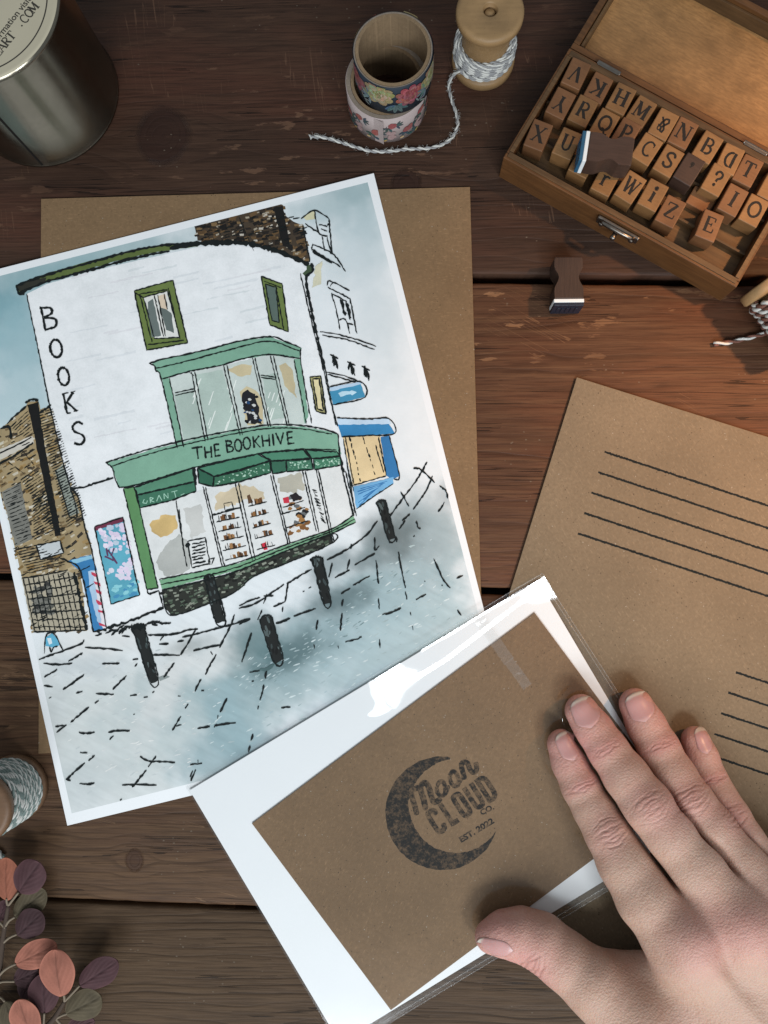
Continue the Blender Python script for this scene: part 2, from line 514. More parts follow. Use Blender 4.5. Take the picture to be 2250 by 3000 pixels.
mw = Mat('watercolour')
at = mw.n('Attribute', attribute_name='Col').outputs['Color']
v = mw.coord()
n1 = mw.noise(v, 260, 6, .68)
n2 = mw.noise(v, 1400, 3, .7)
n3 = mw.noise(v, 90, 4, .6)
c = mw.mix(mw.n('MapRange', {0: n1, 1: .3, 2: .7, 3: .35, 4: 0}).outputs[0], at, mw.mix(1.0, at, (.66, .68, .68, 1), 'MULTIPLY'))
c = mw.mix(mw.n('MapRange', {0: n3, 1: .35, 2: .75, 3: 0, 4: .5}).outputs[0], c, mw.mix(1.0, at, (1.22, 1.2, 1.2, 1), 'MULTIPLY'))
c = mw.mix(mw.n('MapRange', {0: n2, 1: .4, 2: .8, 3: 0, 4: .25}).outputs[0], c, mw.mix(1.0, at, (1.35, 1.33, 1.33, 1), 'MULTIPLY'))
m_wc = mw.fin(c, .6, mw.bump(n2, .05, .0001), Specular_IOR_Level=.25)
mwh = Mat('watercolour_wash')
at = mwh.n('Attribute', attribute_name='Col').outputs['Color']
v = mwh.coord()
n1 = mwh.noise(v, 170, 7, .7)
c = mwh.mix(mwh.n('MapRange', {0: n1, 1: .3, 2: .7, 3: .28, 4: 0}).outputs[0], at, mwh.mix(1.0, at, (.74, .78, .79, 1), 'MULTIPLY'))
m_wash = mwh.fin(c, .6, Specular_IOR_Level=.25)

def colour_attr(me, cols):
    a = me.color_attributes.new('Col', 'FLOAT_COLOR', 'POINT')
    a.data.foreach_set('color', np.asarray(cols, np.float32).ravel())

WHT = np.array(alb(214, 226, 234)[:3])
# ---- base wash: sky and street as a fine grid of colour
def bil(u, v):
    return (IC[0] * (1 - u) + IC[1] * u) * (1 - v) + (IC[3] * (1 - u) + IC[2] * u) * v
nu, nv = 300, 375
U, Vv = np.meshgrid(np.linspace(0, 1, nu), np.linspace(0, 1, nv))
X = (IC[0][0] * (1 - U) + IC[1][0] * U) * (1 - Vv) + (IC[3][0] * (1 - U) + IC[2][0] * U) * Vv
Y = (IC[0][1] * (1 - U) + IC[1][1] * U) * (1 - Vv) + (IC[3][1] * (1 - U) + IC[2][1] * U) * Vv
cc = np.empty(X.shape + (3,)); cc[:] = WHT
def blob(x, y, rx, ry, col, amt, ang=0, rag=.35):
    global cc
    dx, dy = X - x, Y - y
    ca, sa = math.cos(ang), math.sin(ang)
    a, b = (dx * ca + dy * sa) / rx, (-dx * sa + dy * ca) / ry
    d = np.sqrt(a * a + b * b) + rag * (fbm(X / 45 + x, Y / 45 + y) - .5) * 2
    wgt = np.clip(1.25 - d, 0, 1); wgt = wgt * wgt * (3 - 2 * wgt) * amt
    cc = cc * (1 - wgt[..., None]) + np.array(alb(*col)[:3]) * wgt[..., None]
# sky
blob(-60, 900, 220, 130, (112, 155, 168), 1, -.25); blob(60, 1000, 150, 170, (140, 178, 190), .9); blob(60, 1180, 130, 150, (168, 196, 206), .9)
blob(330, 735, 300, 70, (158, 184, 192), 1, -.25); blob(120, 800, 200, 60, (135, 170, 180), .9, -.25)
blob(1030, 570, 130, 75, (150, 176, 184), 1, -.25); blob(1060, 690, 85, 140, (166, 190, 199), .85, -.25); blob(930, 620, 120, 60, (170, 192, 200), .8); blob(1000, 760, 90, 110, (190, 207, 215), .7, -.2)
blob(1100, 900, 80, 260, (196, 212, 221), .8, -.25)
# street
below = Y > (1900 - .12 * X)
blob(330, 2150, 420, 330, (190, 202, 206), 1, -.2, .2); blob(700, 2030, 420, 160, (164, 184, 190), 1, -.35); blob(900, 1900, 380, 140, (136, 162, 170), .95, -.45)
blob(1150, 1750, 300, 210, (150, 176, 185), 1, -.6); blob(1240, 1560, 150, 150, (146, 166, 174), .95, -.7); blob(1180, 1950, 330, 170, (166, 190, 198), .95, -.5)
blob(700, 2150, 260, 90, (138, 168, 178), .85, 1.1); blob(640, 2220, 160, 90, (130, 160, 170), .75, -.4); blob(640, 1930, 130, 60, (205, 214, 218), .85, -.35)
blob(1150, 1570, 100, 90, (92, 106, 110), .85, -.6); blob(1000, 1760, 130, 60, (84, 106, 112), .85, -.4); blob(850, 1920, 150, 55, (78, 104, 110), .85, -.4); blob(1080, 1640, 90, 50, (112, 130, 136), .8, -.4)
blob(740, 1880, 90, 120, (84, 116, 122), .8, .3); blob(300, 1870, 170, 70, (206, 214, 218), .8, -.2); blob(960, 1660, 100, 50, (108, 126, 132), .7, -.5)
blob(1330, 1450, 70, 60, (168, 182, 190), .95, -.6); blob(480, 2020, 60, 190, (200, 208, 212), .7, .5); blob(200, 2300, 200, 90, (178, 192, 198), .6, -.2)
blob(420, 2000, 30, 60, (160, 180, 186), .5); blob(250, 1950, 110, 40, (172, 186, 194), .5); blob(560, 1890, 90, 30, (140, 150, 152), .6, -.3)
blob(1050, 2080, 260, 90, (128, 150, 168), .55, -.52, .2); blob(800, 2230, 260, 80, (120, 138, 152), .6, -.52, .2)  # the white card's bluish shadow along its edge, painted into the wash
streak = (fbm((X * .9 + Y * .45) / 60, (Y * .9 - X * .45) / 9) - .5)
street_w = np.clip((Y - (1890 - .38 * X)) / 120, 0, 1)
cc *= (1 + .16 * streak * street_w)[..., None]
Vp = [P(x, y, ZP + .006) for x, y in zip(X.ravel(), Y.ravel())]
idx = np.arange(nu * nv).reshape(nv, nu)
Fq = np.stack([idx[:-1, :-1], idx[1:, :-1], idx[1:, 1:], idx[:-1, 1:]], -1).reshape(-1, 4).tolist()
me = mesh('painted_wash', Vp, Fq)
colour_attr(me, np.concatenate([np.clip(cc, 0, .9).reshape(-1, 3), np.ones((nu * nv, 1))], 1))
under(link('painted_wash', me, m_wash), pr)

# ---- painted shapes and ink
PV, PF, PCc = [], [], []
lay = [0]
# keep everything inside the painted area
_n = []
for i in range(4):
    a, b = IC[i], IC[(i + 1) % 4]
    d = b - a; nn = np.array((-d[1], d[0])); nn /= np.hypot(*nn)
    if np.dot(IC[(i + 2) % 4] - a, nn) < 0: nn = -nn
    _n.append((a, nn))
def clip_poly(pts):
    for a, nn in _n:
        out = []
        for i in range(len(pts)):
            p, q = pts[i], pts[(i + 1) % len(pts)]
            dp, dq = np.dot(p - a, nn), np.dot(q - a, nn)
            if dp >= 0: out.append(p)
            if dp * dq < 0: out.append(p + (q - p) * dp / (dp - dq))
        pts = out
        if len(pts) < 3: return []
    return pts
ra = random.Random(11)
def fill(pts, col, z=None, rag=1.2, vary=.10):
    """a painted patch: photo points, sRGB colour as seen; slightly ragged edge"""
    pts = resample(list(pts) + [pts[0]], 9)[:-1]
    pts = [p + np.array((ra.uniform(-rag, rag), ra.uniform(-rag, rag))) for p in pts]
    pts = clip_poly(pts)
    if len(pts) < 3: return
    z = ZP + .010 + lay[0] * .0003; lay[0] += 1
    i0 = len(PV)
    base = np.array(alb(*col)[:3])
    ph = ra.uniform(0, 9)
    for p in pts:
        PV.append(P(p[0], p[1], z))
        PCc.append(tuple(np.clip(base * (1 + vary * 2 * (vnoise(p[0] / 40 + ph, p[1] / 40) - .5)), 0, .9)) + (1,))
    PF.append(list(range(i0, i0 + len(pts))))
IV, IF = [], []
ilay = [0]
def ink(pts, wpx=3.2, wob=.9, taper=True, z=None):
    if len(pts) > 2: pts = smooth_path(pts, 5)
    pts = resample(pts, 6)
    n = len(pts)
    pts = [p + np.array((ra.uniform(-wob, wob), ra.uniform(-wob, wob))) for p in pts]
    pts = [p for p in pts if all(np.dot(p - a, nn) > 1 for a, nn in _n)]
    n = len(pts)
    if n < 2: return
    ws = [1.04 * wpx * ra.uniform(.5, 1.42) * (.55 if taper and i in (0, n - 1) else 1) for i in range(n)]
    V, Fc = ribbon2(pts, ws)
    z = ZP + .20 + ilay[0] * .00003; ilay[0] += 1
    i0 = len(IV)
    IV.extend(P(q[0], q[1], z) for q in V)
    IF.extend([tuple(i0 + k for k in f) for f in Fc])
def zl(Z, *pts): return [np.array(Z(*p)) for p in pts]
def loop(pts, wpx=3.0, wob=.9): ink(list(pts) + [pts[0]], wpx, wob) if False else [ink([a, b], wpx, wob) for a, b in zip(pts, list(pts[1:]) + [pts[0]])]
def dabs(poly, n, cols, rmin, rmax, asp=1.6, ang=0.0, sides=6):
    """many small brush dabs inside a polygon"""
    poly = [np.array(p, float) for p in poly]
    x0, x1 = min(p[0] for p in poly), max(p[0] for p in poly)
    y0, y1 = min(p[1] for p in poly), max(p[1] for p in poly)
    def inside(q):
        c_ = False
        for i in range(len(poly)):
            a, b = poly[i], poly[i - 1]
            if (a[1] > q[1]) != (b[1] > q[1]) and q[0] < (b[0] - a[0]) * (q[1] - a[1]) / (b[1] - a[1]) + a[0]: c_ = not c_
        return c_
    k = 0; t = 0
    z = ZP + .010 + lay[0] * .0003
    while k < n and t < n * 30:
        t += 1
        q = np.array((ra.uniform(x0, x1), ra.uniform(y0, y1)))
        if not inside(q): continue
        k += 1
        r = ra.uniform(rmin, rmax); an = ang + ra.uniform(-.3, .3)
        ca, sa = math.cos(an), math.sin(an)
        pts = []
        for j in range(sides):
            a = (j + .5) * 2 * math.pi / sides; rj = r * ra.uniform(.7, 1.2)
            u, v_ = rj * math.cos(a) * asp, rj * math.sin(a)
            pts.append(q + np.array((u * ca - v_ * sa, u * sa + v_ * ca)))
        pts = clip_poly(pts)
        if len(pts) < 3: continue
        i0 = len(PV)
        base = np.array(alb(*ra.choice(cols))[:3])
        zz = z + k * .00003
        for p in pts:
            PV.append(P(p[0], p[1], zz)); PCc.append(tuple(base) + (1,))
        PF.append(list(range(i0, i0 + len(pts))))
    lay[0] += 1 + int(n * .00003 / .0003)
def hatch(poly_a, poly_b, n, wpx=2.2, dash=(.3, .9), wob=.8):
    """n broken lines between two guide lines (each a pair of points)"""
    for i in range(n):
        t = (i + .5) / n
        a = poly_a[0] + (poly_a[1] - poly_a[0]) * t; b = poly_b[0] + (poly_b[1] - poly_b[0]) * t
        s = 0.0
        while s < 1:
            e = min(1, s + ra.uniform(*dash))
            ink([a + (b - a) * s, a + (b - a) * e], wpx * ra.uniform(.6, 1.3), wob)
            s = e + ra.uniform(.02, .12)
WH = (216, 226, 233)
GRN, GRN2, DGR, OLV = (118, 164, 146), (98, 148, 124), (54, 104, 84), (98, 118, 66)
# dry-brush texture over the street
for poly, n_, cols_, a_ in (([(560, 2000), (900, 1850), (1250, 1560), (1380, 1700), (1300, 1900), (900, 2110), (640, 2240)], 260, ((176, 196, 202), (160, 182, 188), (148, 170, 177), (186, 204, 210), (150, 176, 186)), -.5),
                        ([(700, 1960), (1000, 1790), (1180, 1600), (1220, 1660), (1040, 1850), (760, 2030)], 120, ((120, 146, 153), (132, 156, 163), (110, 134, 140), (142, 166, 172)), -.5),
                        ([(150, 1960), (600, 1880), (560, 2250), (240, 2330)], 150, ((198, 208, 211), (184, 196, 201), (192, 203, 207), (176, 190, 196)), -.35)):
    dabs(poly, n_, cols_, .8, 2.6, 4.5, a_, 5)
# walls of the shop
fill(zl(ZA, (170, 800), (300, 735), (580, 655), (900, 580), (1280, 495), (1548, 485), (1700, 510), (1830, 545), (1940, 590), (1990, 640), (2100, 1290), (2190, 1700), (2260, 2080), (2300, 2240), (2290, 2270), (2140, 2330), (1650, 2500)) + zl(ZC, (1060, 1400), (690, 1540), (600, 1040), (510, 680), (450, 610), (380, 330), (310, 0)), WH, rag=.4, vary=.02)
for k in range(46):   # faint grey brushwork on the white wall
    x, y = ra.uniform(180, 760), ra.uniform(790, 1290)
    L = ra.uniform(40, 130); yy = y
    fill([(x, yy), (x + L, yy - .2 * L - ra.uniform(0, 5)), (x + L, yy - .2 * L + 3), (x, yy + ra.uniform(2, 6))], ra.choice(((206, 217, 225), (208, 216, 224), (203, 215, 222))), rag=1.5, vary=.01)
# brick chimney and roof
roof = zl(ZB, (-288, 358), (275, 215), (300, 290), (350, 330), (415, 350), (460, 590), (390, 582), (280, 542), (150, 500), (0, 462), (-268, 455))
fill(roof, (62, 54, 44))
dabs(roof, 200, ((92, 74, 50), (78, 62, 42), (34, 30, 27), (112, 94, 66), (24, 22, 21), (46, 40, 34)), 4, 7.5, 2.3, -.24, 4)
dabs(roof, 60, ((176, 176, 168), (150, 146, 132)), 1.8, 4.2, 2.0, -.24, 4)
hatch(roof[:2], [roof[-1], roof[-6]], 1, 2)
for k in range(70): x, y = ra.uniform(580, 900), ra.uniform(610, 760); y = 640 + (x - 580) * .03 + ra.uniform(-10, 70); ink([np.array((x, y)), np.array((x + ra.uniform(8, 22), y - ra.uniform(1, 6)))], 3, .8) if y > 660 - (x - 570) * .25 and y < 700 + max(0, x - 700) * .28 and x < 885 else None
fill(zl(ZB, (225, 240), (282, 226), (335, 505), (283, 490)), (22, 22, 22)); fill(zl(ZB, (310, 470), (345, 480), (350, 520), (320, 510)), (24, 24, 24))
# gutter
fill(zl(ZA, (100, 750), (300, 668), (560, 590), (760, 538), (1000, 492), (1280, 462), (1280, 492), (1000, 528), (760, 585), (560, 640), (300, 722), (120, 798)), (86, 104, 58))
fill(zl(ZA, (100, 755), (210, 708), (300, 690), (290, 720), (140, 795)), (44, 46, 40))
gut = zl(ZA, (1100, 506), (1280, 474), (1540, 466), (1700, 492), (1830, 535), (1940, 580), (2000, 610))
ink(gut, 13, 1.5); ink(zl(ZA, (100, 748), (210, 705), (420, 640), (600, 590), (760, 545), (1000, 492), (1250, 470)), 7, 1.3); ink(zl(ZA, (120, 795), (300, 722), (480, 672), (700, 612), (900, 560), (1100, 520)), 7.5, 1.4)
ink(zl(ZA, (105, 750), (125, 800), (160, 800)), 6); fill(zl(ZB, (440, 600), (478, 625), (470, 665), (430, 690), (412, 668), (440, 640)), (62, 82, 60)); ink(zl(ZB, (470, 600), (478, 650), (435, 705), (470, 900), (520, 1130), (560, 1290)), 7.5); ink(zl(ZB, (398, 668), (440, 850), (490, 1060), (550, 1300), (590, 1480), (630, 1650)), 3.4); ink(zl(ZB, (560, 1290), (600, 1500), (640, 1659)), 3.4)
for y in (815, 915, 1050, 1160): 
    x = 430 + (y - 815) * .22; ink(zl(ZB, (x, y), (x + 30, y - 4)), 4)
ink(zl(ZA, (172, 800), (205, 960), (245, 1150), (290, 1370), (330, 1560), (362, 1700), (400, 1860), (455, 2050)), 3.6)
# upper windows
def quad_win(Z, outer, inner, col, icol):
    fill(zl(Z, *outer), col); fill(zl(Z, *inner), icol, vary=.05)
    loop(zl(Z, *outer), 3.6); loop(zl(Z, *inner), 3.2)
quad_win(ZA, ((870, 780), (1120, 710), (1215, 1115), (950, 1165)), ((930, 822), (1085, 778), (1165, 1080), (1000, 1090)), OLV, (206, 214, 214))
fill(zl(ZA, (960, 850), (990, 830), (1045, 1070), (985, 1080), (955, 930)), (98, 112, 112)); fill(zl(ZA, (1035, 880), (1060, 885), (1110, 920), (1128, 1055), (1075, 1030)), (92, 106, 106)); fill(zl(ZA, (1025, 810), (1070, 800), (1085, 900), (1045, 890)), (200, 190, 172))
for s in (((1000, 810), (1060, 1075)), ((1022, 808), (1072, 1072)), ((1062, 800), (1085, 900)), ((870, 790), (930, 822)), ((905, 800), (985, 1110)), ((1090, 760), (1165, 1090)), ((905, 800), (1085, 770)), ((960, 1128), (1190, 1100))): ink(zl(ZA, *s), 3.2)
quad_win(ZB, ((145, 685), (280, 735), (322, 1045), (200, 1000)), ((170, 735), (240, 755), (262, 985), (215, 972)), OLV, (82, 100, 96))
ink(zl(ZB, (240, 750), (290, 1030)), 3.4); ink(zl(ZB, (160, 715), (275, 760)), 2.6)
# bay window
fill(zl(ZA, (1095, 1345), (1230, 1305), (1440, 1265), (1659, 1210), (1750, 1192), (1908, 1220), (1990, 1640), (1870, 1655), (1660, 1690), (1330, 1760), (1195, 1795)), (186, 202, 202))
for q in (((1130, 1450), (1270, 1420), (1330, 1740), (1200, 1780)), ((1270, 1320), (1440, 1290), (1560, 1700), (1340, 1740)), ((1700, 1330), (1790, 1310), (1850, 1600), (1740, 1620))): fill(zl(ZA, *q), (162, 184, 180), vary=.15)
for k in range(26):
    x, y = ra.uniform(1220, 1860), ra.uniform(1330, 1640); L = ra.uniform(40, 130)
    ink_ = zl(ZA, (x, y), (x - L * .35, y + L), (x - L * .35 + 7, y + L), (x + 6, y)); fill(ink_, (214, 226, 226), rag=.5, vary=.02)
for q in (((1480, 1290), (1560, 1250), (1630, 1260), (1620, 1320), (1550, 1335)), ((1555, 1430), (1600, 1400), (1650, 1420), (1700, 1480), (1710, 1640), (1600, 1650)), ((1810, 1270), (1850, 1250), (1900, 1300), (1920, 1480), (1850, 1400))): fill(zl(ZA, *q), (182, 176, 146), rag=3, vary=.15)
fill(zl(ZA, (1562, 1440), (1600, 1420), (1660, 1450), (1690, 1640), (1600, 1640)), (26, 28, 34), rag=4); dabs(zl(ZA, (1562, 1440), (1660, 1440), (1690, 1640), (1600, 1640)), 22, ((28, 66, 110), (20, 22, 26), (190, 198, 200)), 2.5, 5, 1.5, .2)
fill(zl(ZA, (985, 1243), (1200, 1193), (1548, 1105), (1750, 1078), (1955, 1150), (1940, 1218), (1740, 1195), (1548, 1225), (1440, 1262), (1220, 1302), (1050, 1350)), GRN)
fill(zl(ZA, (1050, 1350), (1097, 1343), (1190, 1790), (1148, 1800)), GRN); fill(zl(ZA, (1905, 1218), (1948, 1222), (2000, 1590), (1975, 1640)), GRN)
ink(zl(ZA, (965, 1250), (1060, 1220), (1200, 1192), (1400, 1145), (1548, 1105), (1750, 1076), (1860, 1112), (1952, 1150)), 4.2); ink(zl(ZA, (1000, 1285), (1210, 1235), (1548, 1145), (1750, 1105), (1945, 1172)), 3.4); ink(zl(ZA, (1050, 1350), (1225, 1302), (1440, 1260), (1548, 1225), (1740, 1192), (1942, 1218)), 4); ink(zl(ZA, (970, 1250), (1000, 1265), (1010, 1300), (1045, 1350), (1148, 1800)), 3.6); ink(zl(ZA, (1097, 1345), (1190, 1790)), 3.2); ink(zl(ZA, (1950, 1150), (1948, 1230), (1990, 1480), (2020, 1640)), 3.4); ink(zl(ZA, (1905, 1225), (1985, 1640)), 3)
for a, b in (((1240, 1305), (1330, 1755)), ((1262, 1302), (1348, 1752)), ((1448, 1262), (1555, 1715)), ((1470, 1260), (1572, 1712)), ((1636, 1215), (1738, 1660)), ((1652, 1212), (1754, 1660)), ((1752, 1200), (1860, 1655)), ((1772, 1200), (1876, 1652))): ink(zl(ZA, a, b), 3.2)
for a, b in (((1135, 1442), (1265, 1412)), ((1135, 1456), (1270, 1428)), ((1690, 1325), (1780, 1338)), ((1690, 1340), (1780, 1352)), ((1228, 1308), (1258, 1330))): ink(zl(ZA, a, b), 3)
# fascia
fill(zl(ZC, (690, 458), (1000, 365), (1300, 295), (1548, 245), (1748, 215), (1950, 220), (2100, 245), (2190, 272), (2212, 400), (1978, 370), (1748, 388), (1548, 425), (1250, 492), (880, 602), (770, 617), (732, 490)), (120, 166, 148))
ink(zl(ZC, (682, 455), (1000, 358), (1300, 288), (1548, 240), (1748, 210), (1950, 214), (2100, 238), (2190, 268)), 4.2); ink(zl(ZC, (720, 480), (1000, 388), (1300, 315), (1548, 262), (1748, 232), (1950, 235), (2150, 270)), 3); ink(zl(ZC, (770, 615), (880, 600), (1250, 490), (1548, 422), (1748, 386), (1978, 368), (2180, 372)), 3.8); ink(zl(ZC, (682, 455), (728, 490), (745, 560), (775, 618)), 4); ink(zl(ZC, (2190, 270), (2205, 420), (2230, 520)), 5)
# lettering of the fascia and of the wall, drawn by hand
def txt(strokes, x, y, w_, h_, ang, wpx):
    ca, sa = math.cos(ang), math.sin(ang)
    for s in strokes:
        ink([np.array((x + (u * w_) * ca - (v_ * h_) * sa, y + (u * w_) * sa + (v_ * h_) * ca)) for u, v_ in s], wpx, .4, False)
_o = [[(.5 + .5 * math.cos(a), .5 + .5 * math.sin(a)) for a in np.linspace(0, 2 * math.pi, 13)]]
HL = {'T': [[(-.1, .05), (1.1, 0)], [(.5, 0), (.55, 1)]], 'H': [[(0, 0), (.05, 1)], [(1, 0), (.95, 1)], [(0, .52), (1, .5)]], 'E': [[(.1, 0), (.1, 1)], [(0, 0), (.9, 0)], [(.1, .5), (.8, .48)], [(0, 1), (1, .98)]],
      'B': [[(.1, 0), (.15, 1)], [(0, 0), (.75, .08), (.8, .32), (.2, .45)], [(.2, .45), (1, .6), (.9, .92), (.1, 1)]], 'O': _o, 'K': [[(.1, 0), (.15, 1)], [(.95, .0), (.2, .5)], [(.3, .45), (1, 1)]], 'I': [[(.5, 0), (.5, 1)]], 'V': [[(0, 0), (.5, 1)], [(.5, 1), (1, 0)]],
      'S': [[(.95, .12), (.6, 0), (.15, .15), (.2, .38), (.8, .6), (.9, .85), (.5, 1), (.05, .9)]]}
for ch, x0, x1, yt in (('T', 563, 590, 1312), ('H', 599, 618, 1309), ('E', 626, 644, 1303), ('B', 660, 680, 1292), ('O', 686, 706, 1289), ('O', 711, 732, 1283), ('K', 739, 760, 1279), ('H', 767, 788, 1275), ('I', 795, 803, 1272), ('V', 808, 830, 1269), ('E', 839, 860, 1267)):
    txt(HL[ch], x0, yt, x1 - x0, 34, -.09, 4.6)
for ch, x0, y0, w_, h_ in (('B', 116, 902, 40, 66), ('O', 143, 998, 34, 52), ('O', 166, 1080, 32, 52), ('K', 182, 1155, 34, 56), ('S', 206, 1240, 36, 66)):
    txt(HL[ch], x0, y0, w_, h_, -.16, 6.6); txt(HL[ch], x0 + 1.5, y0 + 1, w_, h_, -.16, 4)
for q in (((182, 1155), (201, 1151)), ((207, 1150), (221, 1146)), ((195, 1212), (208, 1209)), ((216, 1205), (229, 1202))): ink([np.array(p) for p in q], 4)
# shop front interior
fill(zl(ZC, (905, 750), (1280, 640), (1548, 570), (1760, 520), (2060, 495), (2215, 478), (2300, 800), (2140, 900), (1860, 990), (1548, 1085), (1030, 1215)), (208, 217, 221), vary=.03)
fill(zl(ZC, (1060, 1000), (1150, 920), (1220, 980), (1240, 1120), (1180, 1180), (1060, 1190), (1020, 1100)), (168, 176, 176), rag=5); fill(zl(ZC, (1190, 760), (1300, 720), (1330, 900), (1240, 950)), (190, 197, 198), rag=4)
fill(zl(ZC, (975, 850), (1040, 800), (1090, 790), (1140, 800), (1150, 880), (1090, 930), (1040, 940), (985, 905)), (190, 168, 116), rag=4, vary=.2); fill(zl(ZC, (1400, 660), (1500, 620), (1548, 590), (1720, 640), (1700, 700), (1600, 690), (1480, 740), (1400, 770)), (196, 188, 164), rag=5); fill(zl(ZC, (1800, 560), (1950, 520), (1975, 620), (1900, 650), (1820, 640)), (168, 170, 160), rag=5)
# shelves and books
for (x0, y0, n, dy) in ((1390, 860, 5, 62), (1600, 740, 5, 70)):
    for k in range(n):
        x, y = x0 + 14 * k + (12 if x0 == 1390 else 8), y0 + dy * k - (20 if x0 == 1390 else 0)
        wd = 150 if x0 == 1390 else 120
        a, b = zl(ZC, (x, y), (x + wd, y - 32)); ink([a, b], 3)
        for j in range(6):
            t = ra.uniform(.05, .85); h_ = ra.uniform(10, 20); q = a + (b - a) * t
            fill([q, q + (9, -2), q + (6, -h_), q + (-3, -h_ + 2)], ra.choice(((110, 76, 44), (132, 96, 58), (84, 60, 40), (206, 212, 214), (60, 58, 56), (150, 116, 78))), rag=1.2)
        for j in range(3):
            t = ra.uniform(.05, .9); q = a + (b - a) * t; ink([q, q + (-3, -ra.uniform(10, 20))], 2.4)
dabs(zl(ZD, (285, 700), (400, 650), (440, 760), (470, 880), (330, 920)), 40, ((30, 30, 34), (120, 84, 48), (150, 112, 66), (96, 104, 108), (210, 216, 218)), 4, 9, 1.4, -.3)
fill(zl(ZD, (330, 665), (370, 645), (410, 690), (350, 700)), (34, 30, 34)); fill(zl(ZD, (285, 685), (320, 675), (330, 712), (290, 718)), (190, 52, 72)); fill(zl(ZD, (150, 980), (175, 970), (185, 1018), (160, 1022)), (192, 44, 66)); fill(zl(ZC, (1600, 670), (1620, 660), (1640, 710), (1610, 720)), (92, 70, 50))
for a, b in (((270, 790), (430, 745)), ((300, 880), (450, 830)), ((285, 745), (420, 700))): ink(zl(ZD, a, b), 3.4)
ink(zl(ZC, (1375, 795), (1560, 745)), 5)
loop(zl(ZC, (1450, 720), (1500, 710), (1515, 750), (1460, 765)), 2.6)
# notice sketch in the window
loop(zl(ZC, (1215, 965), (1330, 940), (1360, 1110), (1245, 1135)), 3.8)
for k in range(7): ink(zl(ZC, (1245, 985 + 21 * k), (1325 + ra.uniform(-12, 12), 966 + 21 * k)), 4.2, 1.6)
ink(zl(ZC, (1205, 1000), (1228, 980)), 11); loop(zl(ZC, (1350, 1085), (1390, 1070), (1370, 1115), (1352, 1115)), 3)
# mullions
for a, b in (((1140, 700), (1210, 1130)), ((1160, 760), (1195, 1060)), ((1315, 610), (1440, 1130)), ((1330, 615), (1455, 1128)), ((1525, 590), (1635, 1090)), ((1545, 585), (1655, 1085)), ((1752, 535), (1868, 988)), ((1768, 530), (1880, 985)), ((1960, 512), (2050, 900)), ((1978, 510), (2066, 905)), ((2048, 500), (2150, 965)), ((2062, 498), (2165, 965)), ((2210, 480), (2295, 800)), ((2238, 510), (2310, 800)), ((2225, 300), (2300, 780))): ink(zl(ZC, a, b), 3.4)
for k in range(16): ink(zl(ZD, (475 + 4 * k + ra.uniform(-5, 5), 630 + 13 * k), (505 + 3.4 * k + ra.uniform(-5, 5), 640 + 13 * k + ra.uniform(-14, 14))), 3.4)
# awnings
def awn(pts, col): fill(zl(ZC, *pts), col); loop(zl(ZC, *pts), 4)
awn(((870, 615), (1245, 492), (1262, 578), (890, 665)), (82, 134, 112)); awn(((890, 665), (1262, 578), (1270, 640), (1110, 700), (905, 748)), (60, 112, 92))
awn(((1280, 490), (1548, 425), (1670, 400), (1750, 440), (1548, 510), (1385, 545)), (72, 128, 106)); awn(((1385, 545), (1548, 500), (1750, 445), (1755, 520), (1548, 580), (1380, 610)), (56, 106, 84)); awn(((1280, 490), (1385, 545), (1380, 610), (1290, 588)), (44, 92, 74))
awn(((1680, 395), (1968, 372), (2015, 432), (1850, 440), (1760, 445)), (72, 128, 106)); awn(((1755, 445), (1855, 440), (1855, 512), (1765, 528)), (52, 100, 82)); awn(((1855, 440), (2018, 425), (2032, 498), (1858, 515)), (62, 112, 92))
awn(((1978, 372), (2185, 385), (2205, 412), (2022, 430)), (72, 128, 106)); awn(((2030, 432), (2205, 412), (2222, 470), (2040, 500)), (62, 116, 94))
for poly in (((1400, 560), (1740, 460), (1745, 510), (1400, 600)), ((1865, 455), (2010, 440), (2020, 490), (1870, 505)), ((2045, 445), (2200, 425), (2210, 462), (2050, 488))): dabs(zl(ZC, *poly), 46, ((150, 192, 176), (176, 208, 196), (92, 146, 122)), 1.2, 2.6, 1.3, .2)
ink(zl(ZC, (1258, 490), (1268, 600)), 8)
for k, s in enumerate((((935, 690), (925, 715), (950, 718), (955, 700)), ((975, 715), (972, 680), (995, 685), (975, 700), (1000, 710)), ((1015, 705), (1030, 665), (1050, 700)), ((1065, 690), (1062, 655), (1090, 685), (1088, 650)), ((1110, 645), (1150, 635)), ((1130, 642), (1140, 680)), ((1170, 665), (1195, 655)))):
    q = zl(ZC, *s)
    for a, b in zip(q[:-1], q[1:]):
        d = b - a; nn = np.array((-d[1], d[0])) / max(1e-6, np.hypot(*d)) * 1.1
        fill([a + nn, b + nn, b - nn, a - nn], (150, 196, 180), rag=.3)
